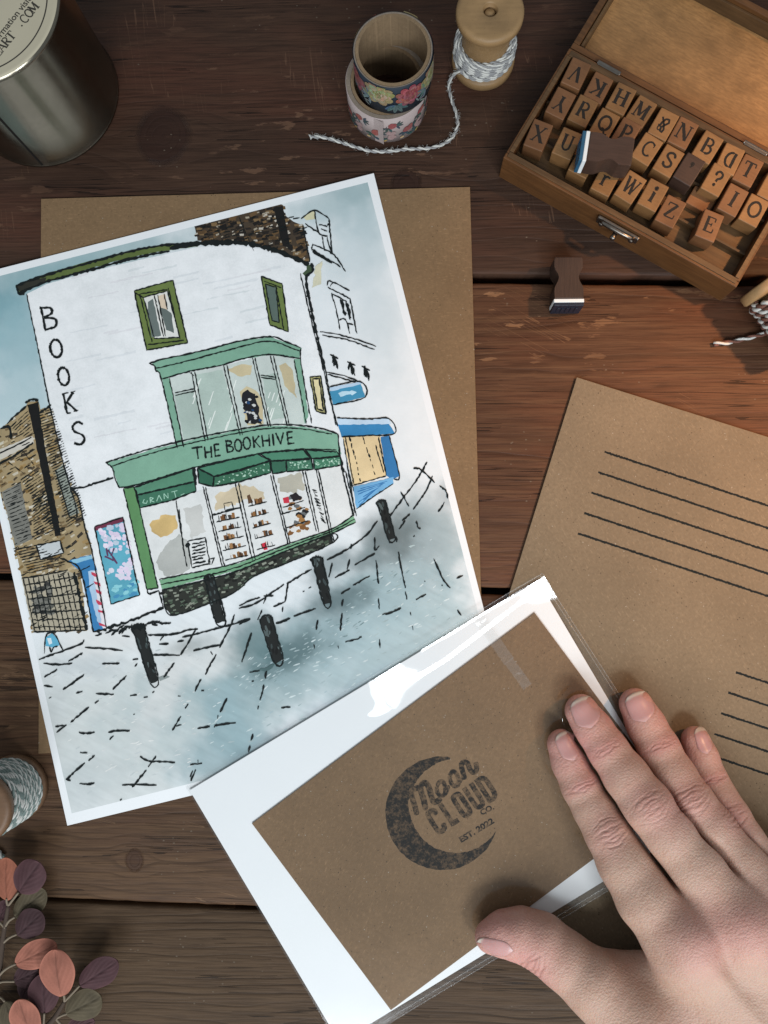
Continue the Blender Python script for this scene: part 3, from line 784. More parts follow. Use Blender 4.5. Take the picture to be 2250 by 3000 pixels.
# door post, sill, stone plinth
fill(zl(ZC, (800, 622), (868, 612), (905, 750), (1025, 1268), (952, 1278)), (88, 136, 92)); loop(zl(ZC, (800, 622), (868, 612), (905, 750), (1025, 1268), (952, 1278)), 3.4); ink(zl(ZC, (955, 1280), (965, 1305), (1030, 1285)), 5)
fill(zl(ZC, (1030, 1215), (1548, 1105), (1868, 985), (2148, 890), (2290, 795), (2305, 838), (2148, 912), (1868, 1018), (1548, 1150), (1050, 1275)), (112, 160, 130))
for q in (((1030, 1212), (1340, 1150), (1548, 1100), (1868, 980), (2148, 885), (2290, 795)), ((1040, 1245), (1340, 1185), (1548, 1128), (1868, 1002), (2148, 900), (2300, 820)), ((1050, 1278), (1340, 1215), (1548, 1152), (1868, 1022), (2148, 915), (2305, 840))): ink(zl(ZC, *q), 3.4)
pl = zl(ZC, (1050, 1280), (1340, 1215), (1548, 1155), (1868, 1022), (2148, 918), (2160, 972), (1900, 1090), (1648, 1190), (1548, 1275), (1450, 1330), (1260, 1405), (1120, 1445), (1072, 1405))
fill(pl, (40, 44, 40)); dabs(pl, 190, ((80, 96, 84), (106, 120, 108), (24, 26, 24), (62, 80, 66), (130, 140, 130), (18, 20, 18)), 2.6, 5, 2.2, -.35, 4); ink(pl + [pl[0]], 3.4)
ink(zl(ZC, (1030, 1290), (1060, 1400)), 4); ink(zl(ZC, (690, 1530), (840, 1480), (1060, 1395)), 7, 2.5)
for k in range(40): x = ra.uniform(600, 1000); ink(zl(ZC, (x, 1560 - (x - 600) * .16 + ra.uniform(-14, 40 * (1 - abs(x - 720) / 400))), (x + ra.uniform(18, 55), 1550 - (x - 600) * .16 + ra.uniform(-16, 24))), 5, 1.5)
# left of the shop
lb = zl(ZC, (-40, 260), (50, 200), (170, 90), (180, 60), (250, 60), (260, 110), (320, 90), (350, 180), (400, 420), (450, 610), (510, 680), (560, 900), (600, 1045), (440, 1090), (520, 1160), (565, 1545), (215, 1555), (140, 1200), (50, 800), (-40, 560))
fill(lb, (146, 134, 104), vary=.2)
dabs(lb, 330, ((146, 126, 86), (108, 94, 68), (150, 138, 108), (72, 64, 50), (118, 98, 60), (52, 48, 42)), 3.5, 7, 2.3, -.45, 4)
dabs(lb, 170, ((190, 190, 178), (172, 162, 132), (180, 178, 164)), 2, 5.5, 2.4, -.45, 4)
fill(zl(ZC, (10, 645), (130, 580), (212, 950), (100, 995)), (112, 116, 112), vary=.3); fill(zl(ZC, (355, 505), (405, 470), (515, 780), (450, 805)), (138, 150, 144), vary=.2); fill(zl(ZC, (-30, 380), (210, 280), (220, 330), (-30, 450)), (190, 192, 186))
hatch(zl(ZC, (0, 480), (200, 350)), zl(ZC, (130, 560), (250, 440)), 2); hatch(zl(ZC, (130, 560), (360, 920)), zl(ZC, (240, 480), (420, 900)), 24, 3.0); hatch(zl(ZC, (240, 130), (440, 880)), zl(ZC, (340, 100), (560, 800)), 44, 3.0); hatch(zl(ZC, (60, 220), (170, 300)), zl(ZC, (180, 110), (215, 270)), 8, 2.6); hatch(zl(ZC, (20, 640), (110, 960)), zl(ZC, (120, 590), (205, 930)), 14, 2.4); hatch(zl(ZC, (100, 1010), (190, 1180)), zl(ZC, (240, 980), (430, 1120)), 10, 2.6); hatch(zl(ZC, (210, 700), (220, 960)), zl(ZC, (330, 600), (350, 900)), 14, 2.8)
fill(zl(ZC, (140, 1205), (430, 1150), (500, 1180), (555, 1540), (215, 1550)), (160, 158, 142), vary=.15); dabs(zl(ZC, (190, 1260), (320, 1230), (350, 1420), (220, 1450)), 60, ((50, 52, 52), (84, 88, 84), (110, 114, 110)), 4, 9, 1.5, -.2)
for k in range(10):
    t = k / 9; a, b = zl(ZC, (150 + 290 * t, 1205 - 40 * t), (225 + 300 * t, 1545)); ink([a, b], 3)
for k in range(7):
    t = k / 6; a, b = zl(ZC, (160 + 60 * t, 1250 + 270 * t), (500 + 50 * t, 1190 + 330 * t)); ink([a, b], 3.2, 1.6)
ink(zl(ZC, (140, 1205), (300, 1180), (440, 1150)), 4.4); ink(zl(ZC, (215, 1552), (560, 1540)), 4); ink(zl(ZC, (480, 1160), (560, 1540)), 9, 2)
fill(zl(ZC, (235, 990), (390, 960), (412, 1040), (262, 1085)), (186, 198, 204)); loop(zl(ZC, (235, 990), (390, 960), (412, 1040), (262, 1085)), 4)
fill(zl(ZC, (175, 80), (250, 60), (255, 130), (300, 400), (395, 925), (360, 935), (250, 420), (195, 150)), (20, 21, 21)); ink(zl(ZC, (165, 70), (205, 45), (250, 52)), 7); ink(zl(ZC, (45, 205), (100, 150), (172, 88)), 5); ink(zl(ZC, (258, 130), (300, 105), (330, 80)), 6); ink(zl(ZC, (0, 235), (60, 225), (70, 300)), 7); ink(zl(ZC, (-20, 400), (90, 350), (205, 290)), 5); ink(zl(ZC, (-20, 470), (90, 410), (215, 325)), 6)
ink(zl(ZC, (455, 612), (510, 690), (545, 860), (600, 1050), (690, 1530)), 4); ink(zl(ZC, (450, 615), (520, 620), (640, 580), (735, 550)), 6, 2)
ink(zl(ZC, (410, 470), (500, 780), (450, 810)), 3.6); ink(zl(ZC, (360, 500), (450, 810)), 3.4)
# striped barber post
fill(zl(ZC, (438, 1090), (590, 1050), (622, 1130), (692, 1530), (605, 1552), (525, 1160)), (52, 118, 172)); fill(zl(ZC, (570, 1160), (612, 1150), (660, 1520), (630, 1480), (585, 1300)), (160, 192, 220)); fill(zl(ZC, (460, 1085), (590, 1055), (600, 1075), (480, 1110)), (128, 180, 208)); fill(zl(ZC, (600, 1160), (628, 1150), (700, 1530), (665, 1530)), (206, 210, 220))
for x, y in ((612, 1175), (630, 1235), (640, 1290), (640, 1357), (656, 1415), (665, 1500)): fill(zl(ZC, (x - 22, y - 14), (x + 18, y + 2), (x + 20, y + 22), (x - 18, y + 8)), (176, 62, 86), rag=2)
ink(zl(ZC, (380, 1070), (440, 1095), (525, 1165), (605, 1552)), 4.4); ink(zl(ZC, (605, 1552), (692, 1532)), 5)
# blossom sign
bs = zl(ZC, (612, 870), (795, 808), (905, 1312), (720, 1372))
fill(bs, (86, 160, 184), vary=.15); fill(zl(ZC, (612, 870), (795, 808), (800, 835), (622, 895)), (104, 48, 70))
dabs(zl(ZC, (630, 900), (800, 840), (840, 1000), (860, 1160), (820, 1180), (760, 1060), (660, 980)), 60, ((206, 200, 226), (216, 214, 234), (176, 196, 216)), 4, 9, 1.2, .2); dabs(zl(ZC, (690, 1160), (850, 1100), (840, 1220), (720, 1220)), 22, ((206, 202, 226), (196, 206, 222)), 4, 8, 1.2, .2); dabs(zl(ZC, (720, 1260), (890, 1220), (900, 1310), (730, 1350)), 16, ((66, 136, 178), (130, 196, 210)), 4, 9, 1.8, -.2)
for s in (((700, 1020), (760, 1110)), ((740, 1010), (720, 1060)), ((680, 1060), (735, 1090)), ((690, 1010), (700, 1060))):
    a, b = zl(ZC, *s); d = b - a; nn = np.array((-d[1], d[0])) / np.hypot(*d) * 2.4; fill([a + nn, b + nn, b - nn, a - nn], (84, 56, 90), rag=1)
loop(bs, 3.8)
fill(zl(ZE, (75, 150), (115, 125), (160, 165), (165, 200), (125, 215), (75, 205)), (84, 158, 190)); fill(zl(ZE, (85, 155), (110, 150), (118, 185), (95, 195)), (196, 216, 226)); ink(zl(ZE, (65, 255), (75, 150), (100, 122), (135, 132), (185, 230)), 3.6); ink(zl(ZE, (100, 210), (110, 245), (125, 215), (155, 205)), 4)
# right-hand street side
fill(zl(ZB, (410, 300), (490, 258), (500, 310), (440, 320)), (192, 196, 166)); fill(zl(ZB, (500, 600), (540, 590), (530, 740), (480, 760)), (196, 200, 180), rag=4)
for q in (((405, 310), (490, 258), (582, 312), (575, 360)), ((490, 260), (515, 400), (575, 425)), ((582, 312), (605, 545)), ((430, 345), (520, 405)), ((415, 350), (460, 590)), ((480, 480), (610, 540), (690, 655)), ((475, 510), (660, 625)), ((480, 475), (470, 505), (490, 520)), ((540, 425), (555, 520)), ((570, 430), (600, 530)), ((520, 350), (575, 365)), ((530, 380), (570, 395)),
          ((570, 745), (590, 715), (720, 780)), ((575, 755), (720, 830)), ((590, 750), (610, 725)), ((600, 795), (640, 940), (655, 1030)), ((720, 830), (745, 960), (765, 1055)), ((655, 830), (680, 930)), ((690, 840), (720, 970)), ((650, 970), (690, 965), (720, 1055)), ((700, 990), (740, 1000)), ((610, 800), (700, 850)),
          ((525, 1045), (640, 1062), (780, 1100), (890, 1140)), ((540, 1068), (700, 1095), (880, 1160)), ((560, 1305), (680, 1330), (790, 1372)), ((575, 1320), (760, 1372))): ink(zl(ZB, *q), 3.6, 1.2)
for q in (((665, 840), (690, 940)), ((705, 860), (725, 960)), ((480, 520), (600, 600))): ink(zl(ZB, *q), 7, 1.5)
for x, y in ((620, 1200), (730, 1245), (825, 1275)):
    ink(zl(ZB, (x - 30, y - 8), (x + 25, y + 20)), 4)
    for k in range(6): ink(zl(ZB, (x + 4 * k - 8, y + 8 * k - 8), (x + 6 * k - 14 + ra.uniform(-8, 8), y + 8 * k + 44)), 5, 1.6)
fill(zl(ZB, (460, 1338), (530, 1330), (566, 1578), (500, 1560)), (150, 152, 108)); fill(zl(ZB, (478, 1350), (520, 1346), (548, 1555), (510, 1545)), (202, 198, 160)); loop(zl(ZB, (460, 1338), (530, 1330), (566, 1578), (500, 1560)), 4); loop(zl(ZB, (478, 1350), (520, 1346), (548, 1555), (510, 1545)), 4)
fill(zl(ZB, (585, 1430), (785, 1368), (818, 1465), (610, 1518)), (62, 138, 178), vary=.2); fill(zl(ZB, (640, 1440), (690, 1425), (770, 1430), (740, 1450), (660, 1465)), (170, 206, 226), rag=3); fill(zl(ZB, (585, 1405), (785, 1368), (800, 1380), (600, 1430)), (166, 196, 222)); ink(zl(ZB, (590, 1400), (785, 1366), (818, 1468), (610, 1518)), 3.8)
fill(zl(ZD, (640, 205), (970, 200), (1012, 266), (666, 288)), (50, 124, 178), vary=.15); fill(zl(ZD, (635, 168), (972, 170), (985, 205), (640, 208)), (176, 204, 228)); ink(zl(ZD, (635, 165), (830, 172), (972, 170), (1012, 266), (830, 278), (666, 288)), 4)
fill(zl(ZD, (670, 290), (915, 278), (955, 540), (740, 600)), (204, 190, 152), vary=.12); fill(zl(ZD, (918, 288), (975, 280), (1040, 540), (1000, 560), (955, 540)), (48, 112, 168)); fill(zl(ZD, (738, 612), (955, 560), (1000, 548), (1002, 590), (762, 752)), (104, 164, 210), vary=.2)
for k in range(7): a, b = zl(ZD, (750 + ra.uniform(0, 60), 620 + 18 * k), (960 - 14 * k, 575 + 10 * k)); d = np.array((0, 1.5)); fill([a, b, b + d, a + d * 2], (46, 108, 166), rag=.8)
for q in (((715, 290), (760, 450), (790, 590)), ((800, 285), (850, 430), (885, 550))): 
    for a, b in zip(resample(zl(ZD, *q), 16)[:-1], resample(zl(ZD, *q), 16)[1:]): ink([a, a + (b - a) * ra.uniform(.4, .9)], 5, 1.5)
for q in (((740, 602), (955, 540)), ((905, 290), (955, 540)), ((885, 340), (940, 520)), ((660, 470), (740, 800)), ((975, 285), (1040, 540), (1005, 562)), ((1000, 590), (880, 670), (762, 755)), ((700, 470), (745, 640)), ((690, 290), (745, 600))): ink(zl(ZD, *q), 3.4)
# bollards
for Z, q in ((ZE, ((630, 95), (665, 70), (715, 75), (722, 120), (735, 160), (806, 430), (755, 450), (665, 175))), (ZC, ((1318, 1205), (1350, 1180), (1390, 1195), (1395, 1230), (1462, 1482), (1400, 1497), (1335, 1240))), (ZD, ((462, 1085), (490, 1068), (540, 1070), (546, 1105), (597, 1362), (550, 1374), (485, 1125))), (ZD, ((888, 715), (915, 698), (948, 702), (962, 745), (1012, 940), (970, 958), (915, 775))), (ZE, ((1462, 35), (1490, 10), (1530, 12), (1545, 45), (1612, 290), (1560, 322), (1482, 110)))):
    p = zl(Z, *q); fill(p, (26, 30, 30), rag=1.6, vary=.3); dabs(p, 12, ((52, 64, 66), (74, 88, 90), (12, 14, 14)), 2, 5, 2.5, 1.3); ink(p + [p[0]], 4.2, 1.4)
fill(zl(ZE, (1560, 320), (1500, 345), (1450, 360), (1500, 370), (1540, 350)), (70, 96, 100), rag=3); fill(zl(ZE, (805, 405), (850, 390), (875, 405), (815, 435)), (128, 142, 144), rag=2)
# paving joints
for s in (((330, 215), (450, 222), (575, 235)), ((0, 305), (150, 250), (300, 195), (325, 165)), ((222, 305), (315, 250)), ((60, 320), (160, 325), (245, 318)), ((440, 322), (555, 318)), ((52, 415), (148, 358)), ((188, 488), (325, 390)), ((60, 462), (120, 472)), ((82, 552), (112, 536)), ((510, 486), (600, 396)), ((270, 512), (312, 500)), ((400, 515), (515, 520)), ((620, 530), (668, 522)), ((710, 540), (735, 533)), ((395, 578), (418, 558)), ((236, 700), (355, 602)), ((120, 730), (210, 720)), ((130, 775), (205, 722)), ((288, 765), (345, 772), (395, 765)), ((480, 765), (540, 755), (620, 755)), ((488, 815), (513, 788)), ((295, 898), (345, 900)), ((352, 950), (393, 914)), ((198, 1080), (328, 962)), ((190, 1060), (235, 1080)), ((292, 1096), (345, 1102), (390, 1094)), ((685, 920), (740, 952), (830, 955), (915, 962)), ((790, 918), (740, 990)), ((728, 1010), (635, 1122)), ((568, 1108), (680, 1104), (795, 1108)), ((1010, 975), (1088, 966)), ((1062, 945), (1060, 968)), ((1030, 1012), (1012, 1055)), ((1048, 1008), (1015, 1080)), ((545, 1215), (568, 1198)), ((770, 265), (860, 264), (945, 265)), ((736, 135), (900, 130), (1010, 100), (1060, 95)), ((1050, 95), (1000, 180), (950, 262)), ((570, 142), (618, 145)), ((780, 45), (830, 60), (885, 56)), ((960, 150), (1060, 125), (1300, 62), (1400, 28)), ((1030, 236), (1120, 215), (1210, 198)), ((1300, 0), (1270, 80), (1200, 215)), ((1180, 260), (1145, 320), (1110, 390)), ((1083, 420), (1040, 500)), ((1410, 122), (1345, 312)), ((1145, 240), (1158, 262)), ((840, 408), (908, 314)), ((998, 582), (980, 608)), ((950, 662), (895, 755)), ((910, 725), (955, 718)), ((1248, 545), (1205, 635)), ((1190, 655), (1188, 675)), ((1060, 740), (1140, 728)), ((1168, 722), (1230, 712), (1305, 704)), ((1175, 715), (1165, 735)), ((1505, 365), (1498, 415)), ((1490, 455), (1465, 555)), ((1452, 595), (1450, 618)), ((1418, 775), (1405, 820)), ((1402, 850), (1388, 895)), ((1600, 606), (1660, 600)), ((1395, 375), (1460, 365)), ((930, 528), (950, 530)), ((1085, 495), (1100, 494)), ((1408, 437), (1425, 432)), ((1640, 40), (1570, 60)), ((925, 178), (970, 172)), ((815, 170), (840, 140)), ((810, 192), (870, 190)), ((640, 295), (675, 290)), ((650, 338), (670, 320)), ((765, 510), (778, 498)), ((640, 650), (650, 645))):
    ink(zl(ZE, *s), 5.0, 1.0)
for s in (((1130, 492), (1180, 500), (1270, 585)), ((1220, 450), (1150, 570), (1060, 690), (980, 800)), ((1255, 540), (1210, 640), (1130, 760)), ((1050, 645), (1102, 738)), ((1110, 785), (1060, 832)), ((1078, 830), (1038, 885)), ((1298, 605), (1340, 635), (1355, 685)), ((1332, 712), (1292, 775)), ((1150, 832), (1160, 875), (1178, 882)), ((570, 1085), (680, 1030), (820, 930), (900, 830)), ((1260, 1075), (1295, 1150), (1330, 1220), (1370, 1268)), ((1410, 1205), (1452, 1188)), ((1035, 1035), (1050, 1130), (1080, 1270)), ((1080, 1290), (1088, 1340)), ((1148, 1342), (1215, 1308)), ((930, 1440), (990, 1425), (1050, 1396)), ((888, 1090), (905, 1240)), ((905, 1335), (910, 1405)), ((660, 1305), (720, 1268)), ((740, 1250), (850, 1188)), ((620, 1200), (720, 1150)), ((750, 1120), (880, 1042)), ((880, 940), (882, 1020), (910, 995)), ((675, 1340), (668, 1385)), ((668, 1430), (658, 1545)), ((605, 1105), (582, 1200)), ((310, 1240), (470, 1145)), ((320, 1235), (298, 1355)), ((0, 1400), (110, 1365), (290, 1245)), ((160, 1370), (180, 1310)), ((220, 1390), (300, 1355)), ((355, 1450), (500, 1400)), ((240, 1498), (335, 1462)), ((0, 1505), (75, 1468)), ((150, 1410), (120, 1475)), ((285, 1390), (280, 1425)), ((510, 1475), (500, 1540)), ((690, 1617), (760, 1600), (795, 1584)), ((1110, 1425), (1115, 1445)), ((1125, 1515), (1130, 1540)), ((1415, 1410), (1440, 1445)), ((80, 1560), (45, 1659)), ((485, 1630), (488, 1659)), ((910, 1600), (914, 1659)), ((730, 985), (725, 1015)), ((1020, 935), (1022, 970)), ((640, 1640), (648, 1659)), ((700, 1145), (720, 1080)), ((415, 1292), (425, 1286)), ((450, 1270), (470, 1262)), ((1315, 1250), (1322, 1254)), ((1200, 1225), (1208, 1228)), ((1130, 935), (1142, 926)), ((0, 1385), (80, 1345), (140, 1330)), ((160, 1320), (225, 1318))):
    ink(zl(ZD, *s), 4.6, 1.0)
for k in range(170):   # rough pen work over the old brick house
    x, y = ra.uniform(5, 255), ra.uniform(1240, 1840)
    if x > 30 + (y - 1240) * .32 + 90 or x < (y - 1430) * .2: continue
    L = ra.uniform(8, 24); ink([np.array((x, y)), np.array((x + L, y - L * .5))], ra.uniform(2, 3.6), 1.0)
me = mesh('painted_shapes', PV, PF)
colour_attr(me, PCc)
under(link('painted_shapes', me, m_wc), pr)
under(link('ink_lines', mesh('ink_lines', IV, IF), m_ink), pr)
# ================================================================ white card and stamped kraft card in a clear bag
Zcard = 2.05
CC = [np.array(c, float) for c in ((555, 2315), (1577, 1700), (2010, 2435), (995, 3055))]     # left, top, right, bottom corners
card = tag(sheet('white_card', [tuple(c) for c in CC], 1.62, Zcard, m_white), 'blank white card tilted behind the stamped brown card in the clear sleeve', 'card')
KC = [np.array(c, float) for c in ((738, 2413), (1566, 1795), (1973, 2342), (1145, 2960))]
ZK2 = 2.62
kc = empty('kraft_card', Matrix.Translation(P(1350, 2380)))
tag(kc, 'brown kraft card stamped with a dark crescent moon emblem', 'card')
under(link('card', prism('card', [P(c[0], c[1], ZK2) for c in KC], Zcard + .03, ZK2, bev=.08), m_kraft_c), kc)
mi = Mat('stamp_ink')
v = mi.coord()
a = mi.noise(v, 420, 5, .7); b = mi.noise(v, 1500, 4, .75); big = mi.noise(v, 90, 2, .5)
worn = mi.math('ADD', mi.math('MULTIPLY', a, .6), mi.math('MULTIPLY', b, .4))
worn = mi.math('ADD', worn, mi.math('MULTIPLY', mi.math('SUBTRACT', big, .5), .18))
f = mi.n('MapRange', {0: worn, 1: .47, 2: .60, 3: 1, 4: .25}).outputs[0]
m_stamp = mi.fin(mi.mix(f, (.150, .094, .054, 1), (.019, .017, .015, 1)), .9, Specular_IOR_Level=.1)
mi2 = Mat('stamp_ink_patchy')
v = mi2.coord()
a = mi2.noise(v, 380, 5, .75); b = mi2.noise(v, 1300, 4, .8)
worn = mi2.math('ADD', mi2.math('MULTIPLY', a, .55), mi2.math('MULTIPLY', b, .45))
f = mi2.n('MapRange', {0: worn, 1: .46, 2: .56, 3: 1, 4: .12}).outputs[0]
m_stamp2 = mi2.fin(mi2.mix(f, (.165, .103, .058, 1), (.021, .017, .014, 1)), .9, Specular_IOR_Level=.1)
# crescent
oc, orr, ic, ir = np.array((815., 772.)), 552., np.array((952., 702.)), 455.
a0, a1 = math.atan2(240 - oc[1], 890 - oc[0]), math.atan2(950 - oc[1], 1335 - oc[0])
b0, b1 = math.atan2(240 - ic[1], 890 - ic[0]), math.atan2(950 - ic[1], 1335 - ic[0])
def arc_pts(c, r, s, e, n): return [c + r * np.array((math.cos(t), math.sin(t))) for t in np.linspace(s, e, n)]
oa = arc_pts(oc, orr, a0, a1 - 2 * math.pi, 90)
ia = arc_pts(ic, ir, b0, b1 - 2 * math.pi, 90)
cV, cF = [], []
for k, (p, q) in enumerate(zip(oa, ia)):
    # the arch of the first letter bites into the crescent
    d = np.hypot(*(q - np.array((560., 640.))))
    if d < 150: q = q + (p - q) * .10 * (1 - d / 150)
    for u in np.linspace(0, 1, 4):
        pt = p + (q - p) * u
        if u in (0, 1): pt = pt + np.array((ra.uniform(-4, 4), ra.uniform(-4, 4)))
        cV.append(P(*ZL(*pt), ZK2 + .006))
    if k:
        for j in range(3):
            i0 = (k - 1) * 4 + j
            cF.append((i0, i0 + 1, i0 + 5, i0 + 4))
under(link('stamped_crescent', mesh('stamped_crescent', cV, cF), m_stamp), kc)
LV, LF = [], []
llay = [0]
def logo(pts, wz=62, rnd_=True):
    pts = smooth_path([np.array(p, float) for p in pts], 7) if len(pts) > 2 else [np.array(p, float) for p in pts]
    pts = resample(pts, 9)
    n = len(pts)
    ws = []
    for i in range(n):
        e = min(i, n - 1 - i) * 9.0
        ws.append(wz * (math.sqrt(max(.05, 1 - (1 - min(1, (e + 4) / (wz * .5))) ** 2)) if rnd_ else 1) * ra.uniform(.95, 1.05))
    V, Fc = ribbon2(pts, ws)
    i0 = len(LV); z = ZK2 + .009 + llay[0] * .002; llay[0] += 1
    LV.extend(P(*ZL(*q), z) for q in V); LF.extend([tuple(i0 + k for k in f_) for f_ in Fc])
# upper word
logo(((572, 790), (545, 690), (515, 590), (520, 550), (560, 530), (595, 520)), 56)
logo(((655, 745), (635, 640), (605, 540), (620, 490), (650, 475), (680, 510), (705, 590), (730, 660), (775, 650), (800, 620)), 58)
logo(((765, 510), (790, 465), (825, 470), (845, 530), (835, 590), (795, 600), (765, 560), (765, 510)), 42)
logo(((800, 610), (850, 580), (880, 500)), 34)
logo(((885, 410), (915, 365), (950, 385), (975, 450), (965, 500), (925, 505), (895, 460), (885, 410)), 42)
logo(((935, 505), (985, 470), (1005, 430)), 32)
logo(((1035, 445), (1015, 370), (1000, 300), (1030, 275), (1060, 285), (1085, 345), (1115, 375), (1145, 355), (1148, 310), (1135, 275)), 50)
# lower word
def heavy(cx, cy, strokes, wz=50, hx=40, hy=112, rnd_=False):
    for s in strokes:
        logo([(cx + x * hx * .84 + y * hy * .54, cy - x * hx * .54 + y * hy * .84) for x, y in s], wz, rnd_)
heavy(757, 848, [[(1, -.45), (.85, -.85), (0, -1), (-.85, -.85), (-1, 0), (-.85, .85), (0, 1), (.85, .85), (1, .45)]], rnd_=True)
heavy(882, 768, [[(-.7, -1.1), (-.7, 1.15)], [(-.9, .95), (1.0, .95)]])
heavy(1004, 690, [[(1, 0), (.85, .85), (0, 1), (-.85, .85), (-1, 0), (-.85, -.85), (0, -1), (.85, -.85), (1, 0)]])
heavy(1128, 610, [[(-1, -1.15), (-1, .2), (-.8, .85), (0, 1), (.8, .85), (1, .2), (1, -1.15)]])
heavy(1250, 532, [[(-1, -1.2), (-1, 1.2)], [(-1.2, -1), (.2, -1), (.9, -.7), (1, 0), (.9, .7), (.2, 1), (-1.2, 1)]])
under(link('stamped_lettering', mesh('stamped_lettering', LV, LF), m_stamp2), kc)
def text_mesh(body, size_m, bold=0.0, align='CENTER'):
    cu = bpy.data.curves.new('t', 'FONT')
    cu.body = body; cu.size = size_m; cu.align_x = align; cu.align_y = 'CENTER'; cu.offset = bold; cu.resolution_u = 3
    o = bpy.data.objects.new('t', cu)
    COL.objects.link(o)
    dg = bpy.context.evaluated_depsgraph_get()
    me_ = bpy.data.meshes.new_from_object(o.evaluated_get(dg))
    bpy.data.objects.remove(o); bpy.data.curves.remove(cu)
    return me_
def put_text(body, zx, zy, Z, z, size_mm, ang, mat, parent, bold=.0, name='stamped_text', align='CENTER', spread=1.0):
    me_ = text_mesh(body, size_mm * mm, bold * mm, align)
    o = link(name, me_, mat)
    o.matrix_world = Matrix.Translation(P(*Z(zx, zy), z)) @ Matrix.Rotation(ang, 4, 'Z') @ Matrix.Diagonal((spread, 1, 1, 1))
    return under(o, parent)
put_text('CO.', 1250, 740, ZL, ZK2 + .008, 2.6, math.radians(27), m_stamp, kc, .10, spread=1.12)
put_text('EST. 2022', 1148, 940, ZL, ZK2 + .008, 2.75, math.radians(31), m_stamp, kc, .12, spread=1.22)

# ---- the clear bag
mf = Mat('clear_film')
nt = mf.nt
tr = mf.n('BsdfTransparent', {'Color': (.985, .987, .985, 1)})
v = mf.coord()
bn = mf.bump(mf.noise(v, 70, 3, .5), .12, .0006)
gl = mf.n('BsdfGlossy', {'Color': (1, 1, 1, 1), 'Roughness': .12, 'Normal': bn})
lw = mf.n('LayerWeight', {'Blend': .5, 'Normal': bn})
fr = mf.n('Math', {0: mf.math('POWER', lw.outputs['Facing'], 5.0), 1: .95, 2: .045}, operation='MULTIPLY_ADD')
mx = mf.n('MixShader', {0: fr.outputs[0], 1: tr.outputs[0], 2: gl.outputs[0]})
nt.links.new(mx.outputs[0], mf.out.inputs['Surface'])
nt.nodes.remove(mf.b)
m_film = mf.m
# local frame: u along the top-left edge (left corner -> top corner), v down the right edge
Bo = P(*CC[0], 2.8); Bu = P(*CC[1], 2.8) - Bo; Bv = P(*CC[3], 2.8) - Bo
Lu, Lv_ = Bu.length, Bv.length
Bu.normalize(); Bv.normalize()
bag = empty('clear_sleeve', Matrix.Translation(Vector((Bo.x, Bo.y, .0016))))
tag(bag, 'glossy transparent plastic sleeve holding the two cards, pressed down by the hand', 'sleeve')
u0, u1, v0, v1 = -.0008, Lu + .0022, -.0016, Lv_ + .0030
def _sm(a, b, x):
    t = np.clip((x - a) / (b - a), 0, 1)
    return t * t * (3 - 2 * t)
def flap(s, t):
    """puffed flap along the folded edge: height (mm) at s mm from the fold, t along it"""
    su = Lu * 1000 * (.107 * (t - .55) - .197 * (t - .55) ** 2)
    sv = .331 * s - .0012 * s * s
    a = 4.6 - su - sv + .35 * (vnoise(t * 17 + 2, s / 9) - .5)
    a = .5 * (a + np.sqrt(a * a + .25)) - .06
    on = _sm(.455, .535, t + .02 * (vnoise(s / 3.5, t * 0 + 1.5) - .5))
    sa_ = 9.6 - 4.0 * np.clip((t - .7) / .25, 0, 1)
    dim = _sm(.60, .685, t) * (1 - _sm(.925, .965, t))
    w_ = .4 * (vnoise(t * 31, s * 0 + 3.5) - .5)
    seg = lambda x0, x1: np.clip(x1 - np.maximum(s, x0), 0, None)
    hol = .327 * seg(0, 2.3 + w_) + .10 * seg(2.3 + w_, sa_ - 1.9) + .315 * seg(sa_ - 1.9, sa_ + .2)
    roll_ = -.75 * np.clip(1 - s / 1.1, 0, 1) ** 2      # the very edge of the film rolls under
    return (a * (1 - dim) + hol * dim + roll_) * on
def film_z(u, v):
    """height of the top film (mm): puffed up along its folded edge, rippled round the pressed fingers"""
    u, v = np.atleast_1d(np.asarray(u, float)), np.atleast_1d(np.asarray(v, float))
    uu, vv = u * 1000, v * 1000
    s = vv - v0 * 1000                            # distance from the folded edge
    t = uu / (Lu * 1000)
    bulge = flap(np.maximum(s, 0), t)
    rip = .07 * (vnoise(uu / 11 + 3, vv / 11) - .5)
    press = 0
    for (fx, fy) in ((1655, 2160), (1705, 2080)):
        w_ = P(fx, fy, 3) - Bo
        d = np.hypot(uu - w_.dot(Bu) * 1000, vv - w_.dot(Bv) * 1000)
        press = press + .36 * np.exp(-((d - 9.5) / 1.4) ** 2) + .16 * np.exp(-((d - 13.5) / 1.4) ** 2)
    edge = np.minimum(uu - u0 * 1000, u1 * 1000 - uu)
    e = np.clip(edge / 3.0, 0, 1)
    return 2.75 + 0 * e + bulge + rip + press
nu_, nv_ = 320, 220
gu, gv = np.meshgrid(u0 + (u1 - u0) * np.linspace(0, 1, nu_ + 1), v0 + (v1 - v0) * np.linspace(0, 1, nv_ + 1) ** 1.3)
gzf = film_z(gu.ravel(), gv.ravel())
V = [(Bo.x + Bu.x * a + Bv.x * b, Bo.y + Bu.y * a + Bv.y * b, z_ * mm) for a, b, z_ in zip(gu.ravel(), gv.ravel(), gzf)]
Fc = []
for j in range(nv_):
    for i in range(nu_):
        a = j * (nu_ + 1) + i
        Fc.append((a, a + nu_ + 1, a + nu_ + 2, a + 1))
under(link('front_film', mesh('front_film', V, Fc), m_film, smooth=True), bag)
q = [Bo + Bu * a + Bv * b for a, b in ((u0 - .0002, v0), (u1 + .0002, v0), (u1 + .0002, v1), (u0 - .0002, v1))]
under(link('back_film', mesh('back_film', [(p.x, p.y, .00158) for p in q], [(0, 3, 2, 1)]), m_film), bag)
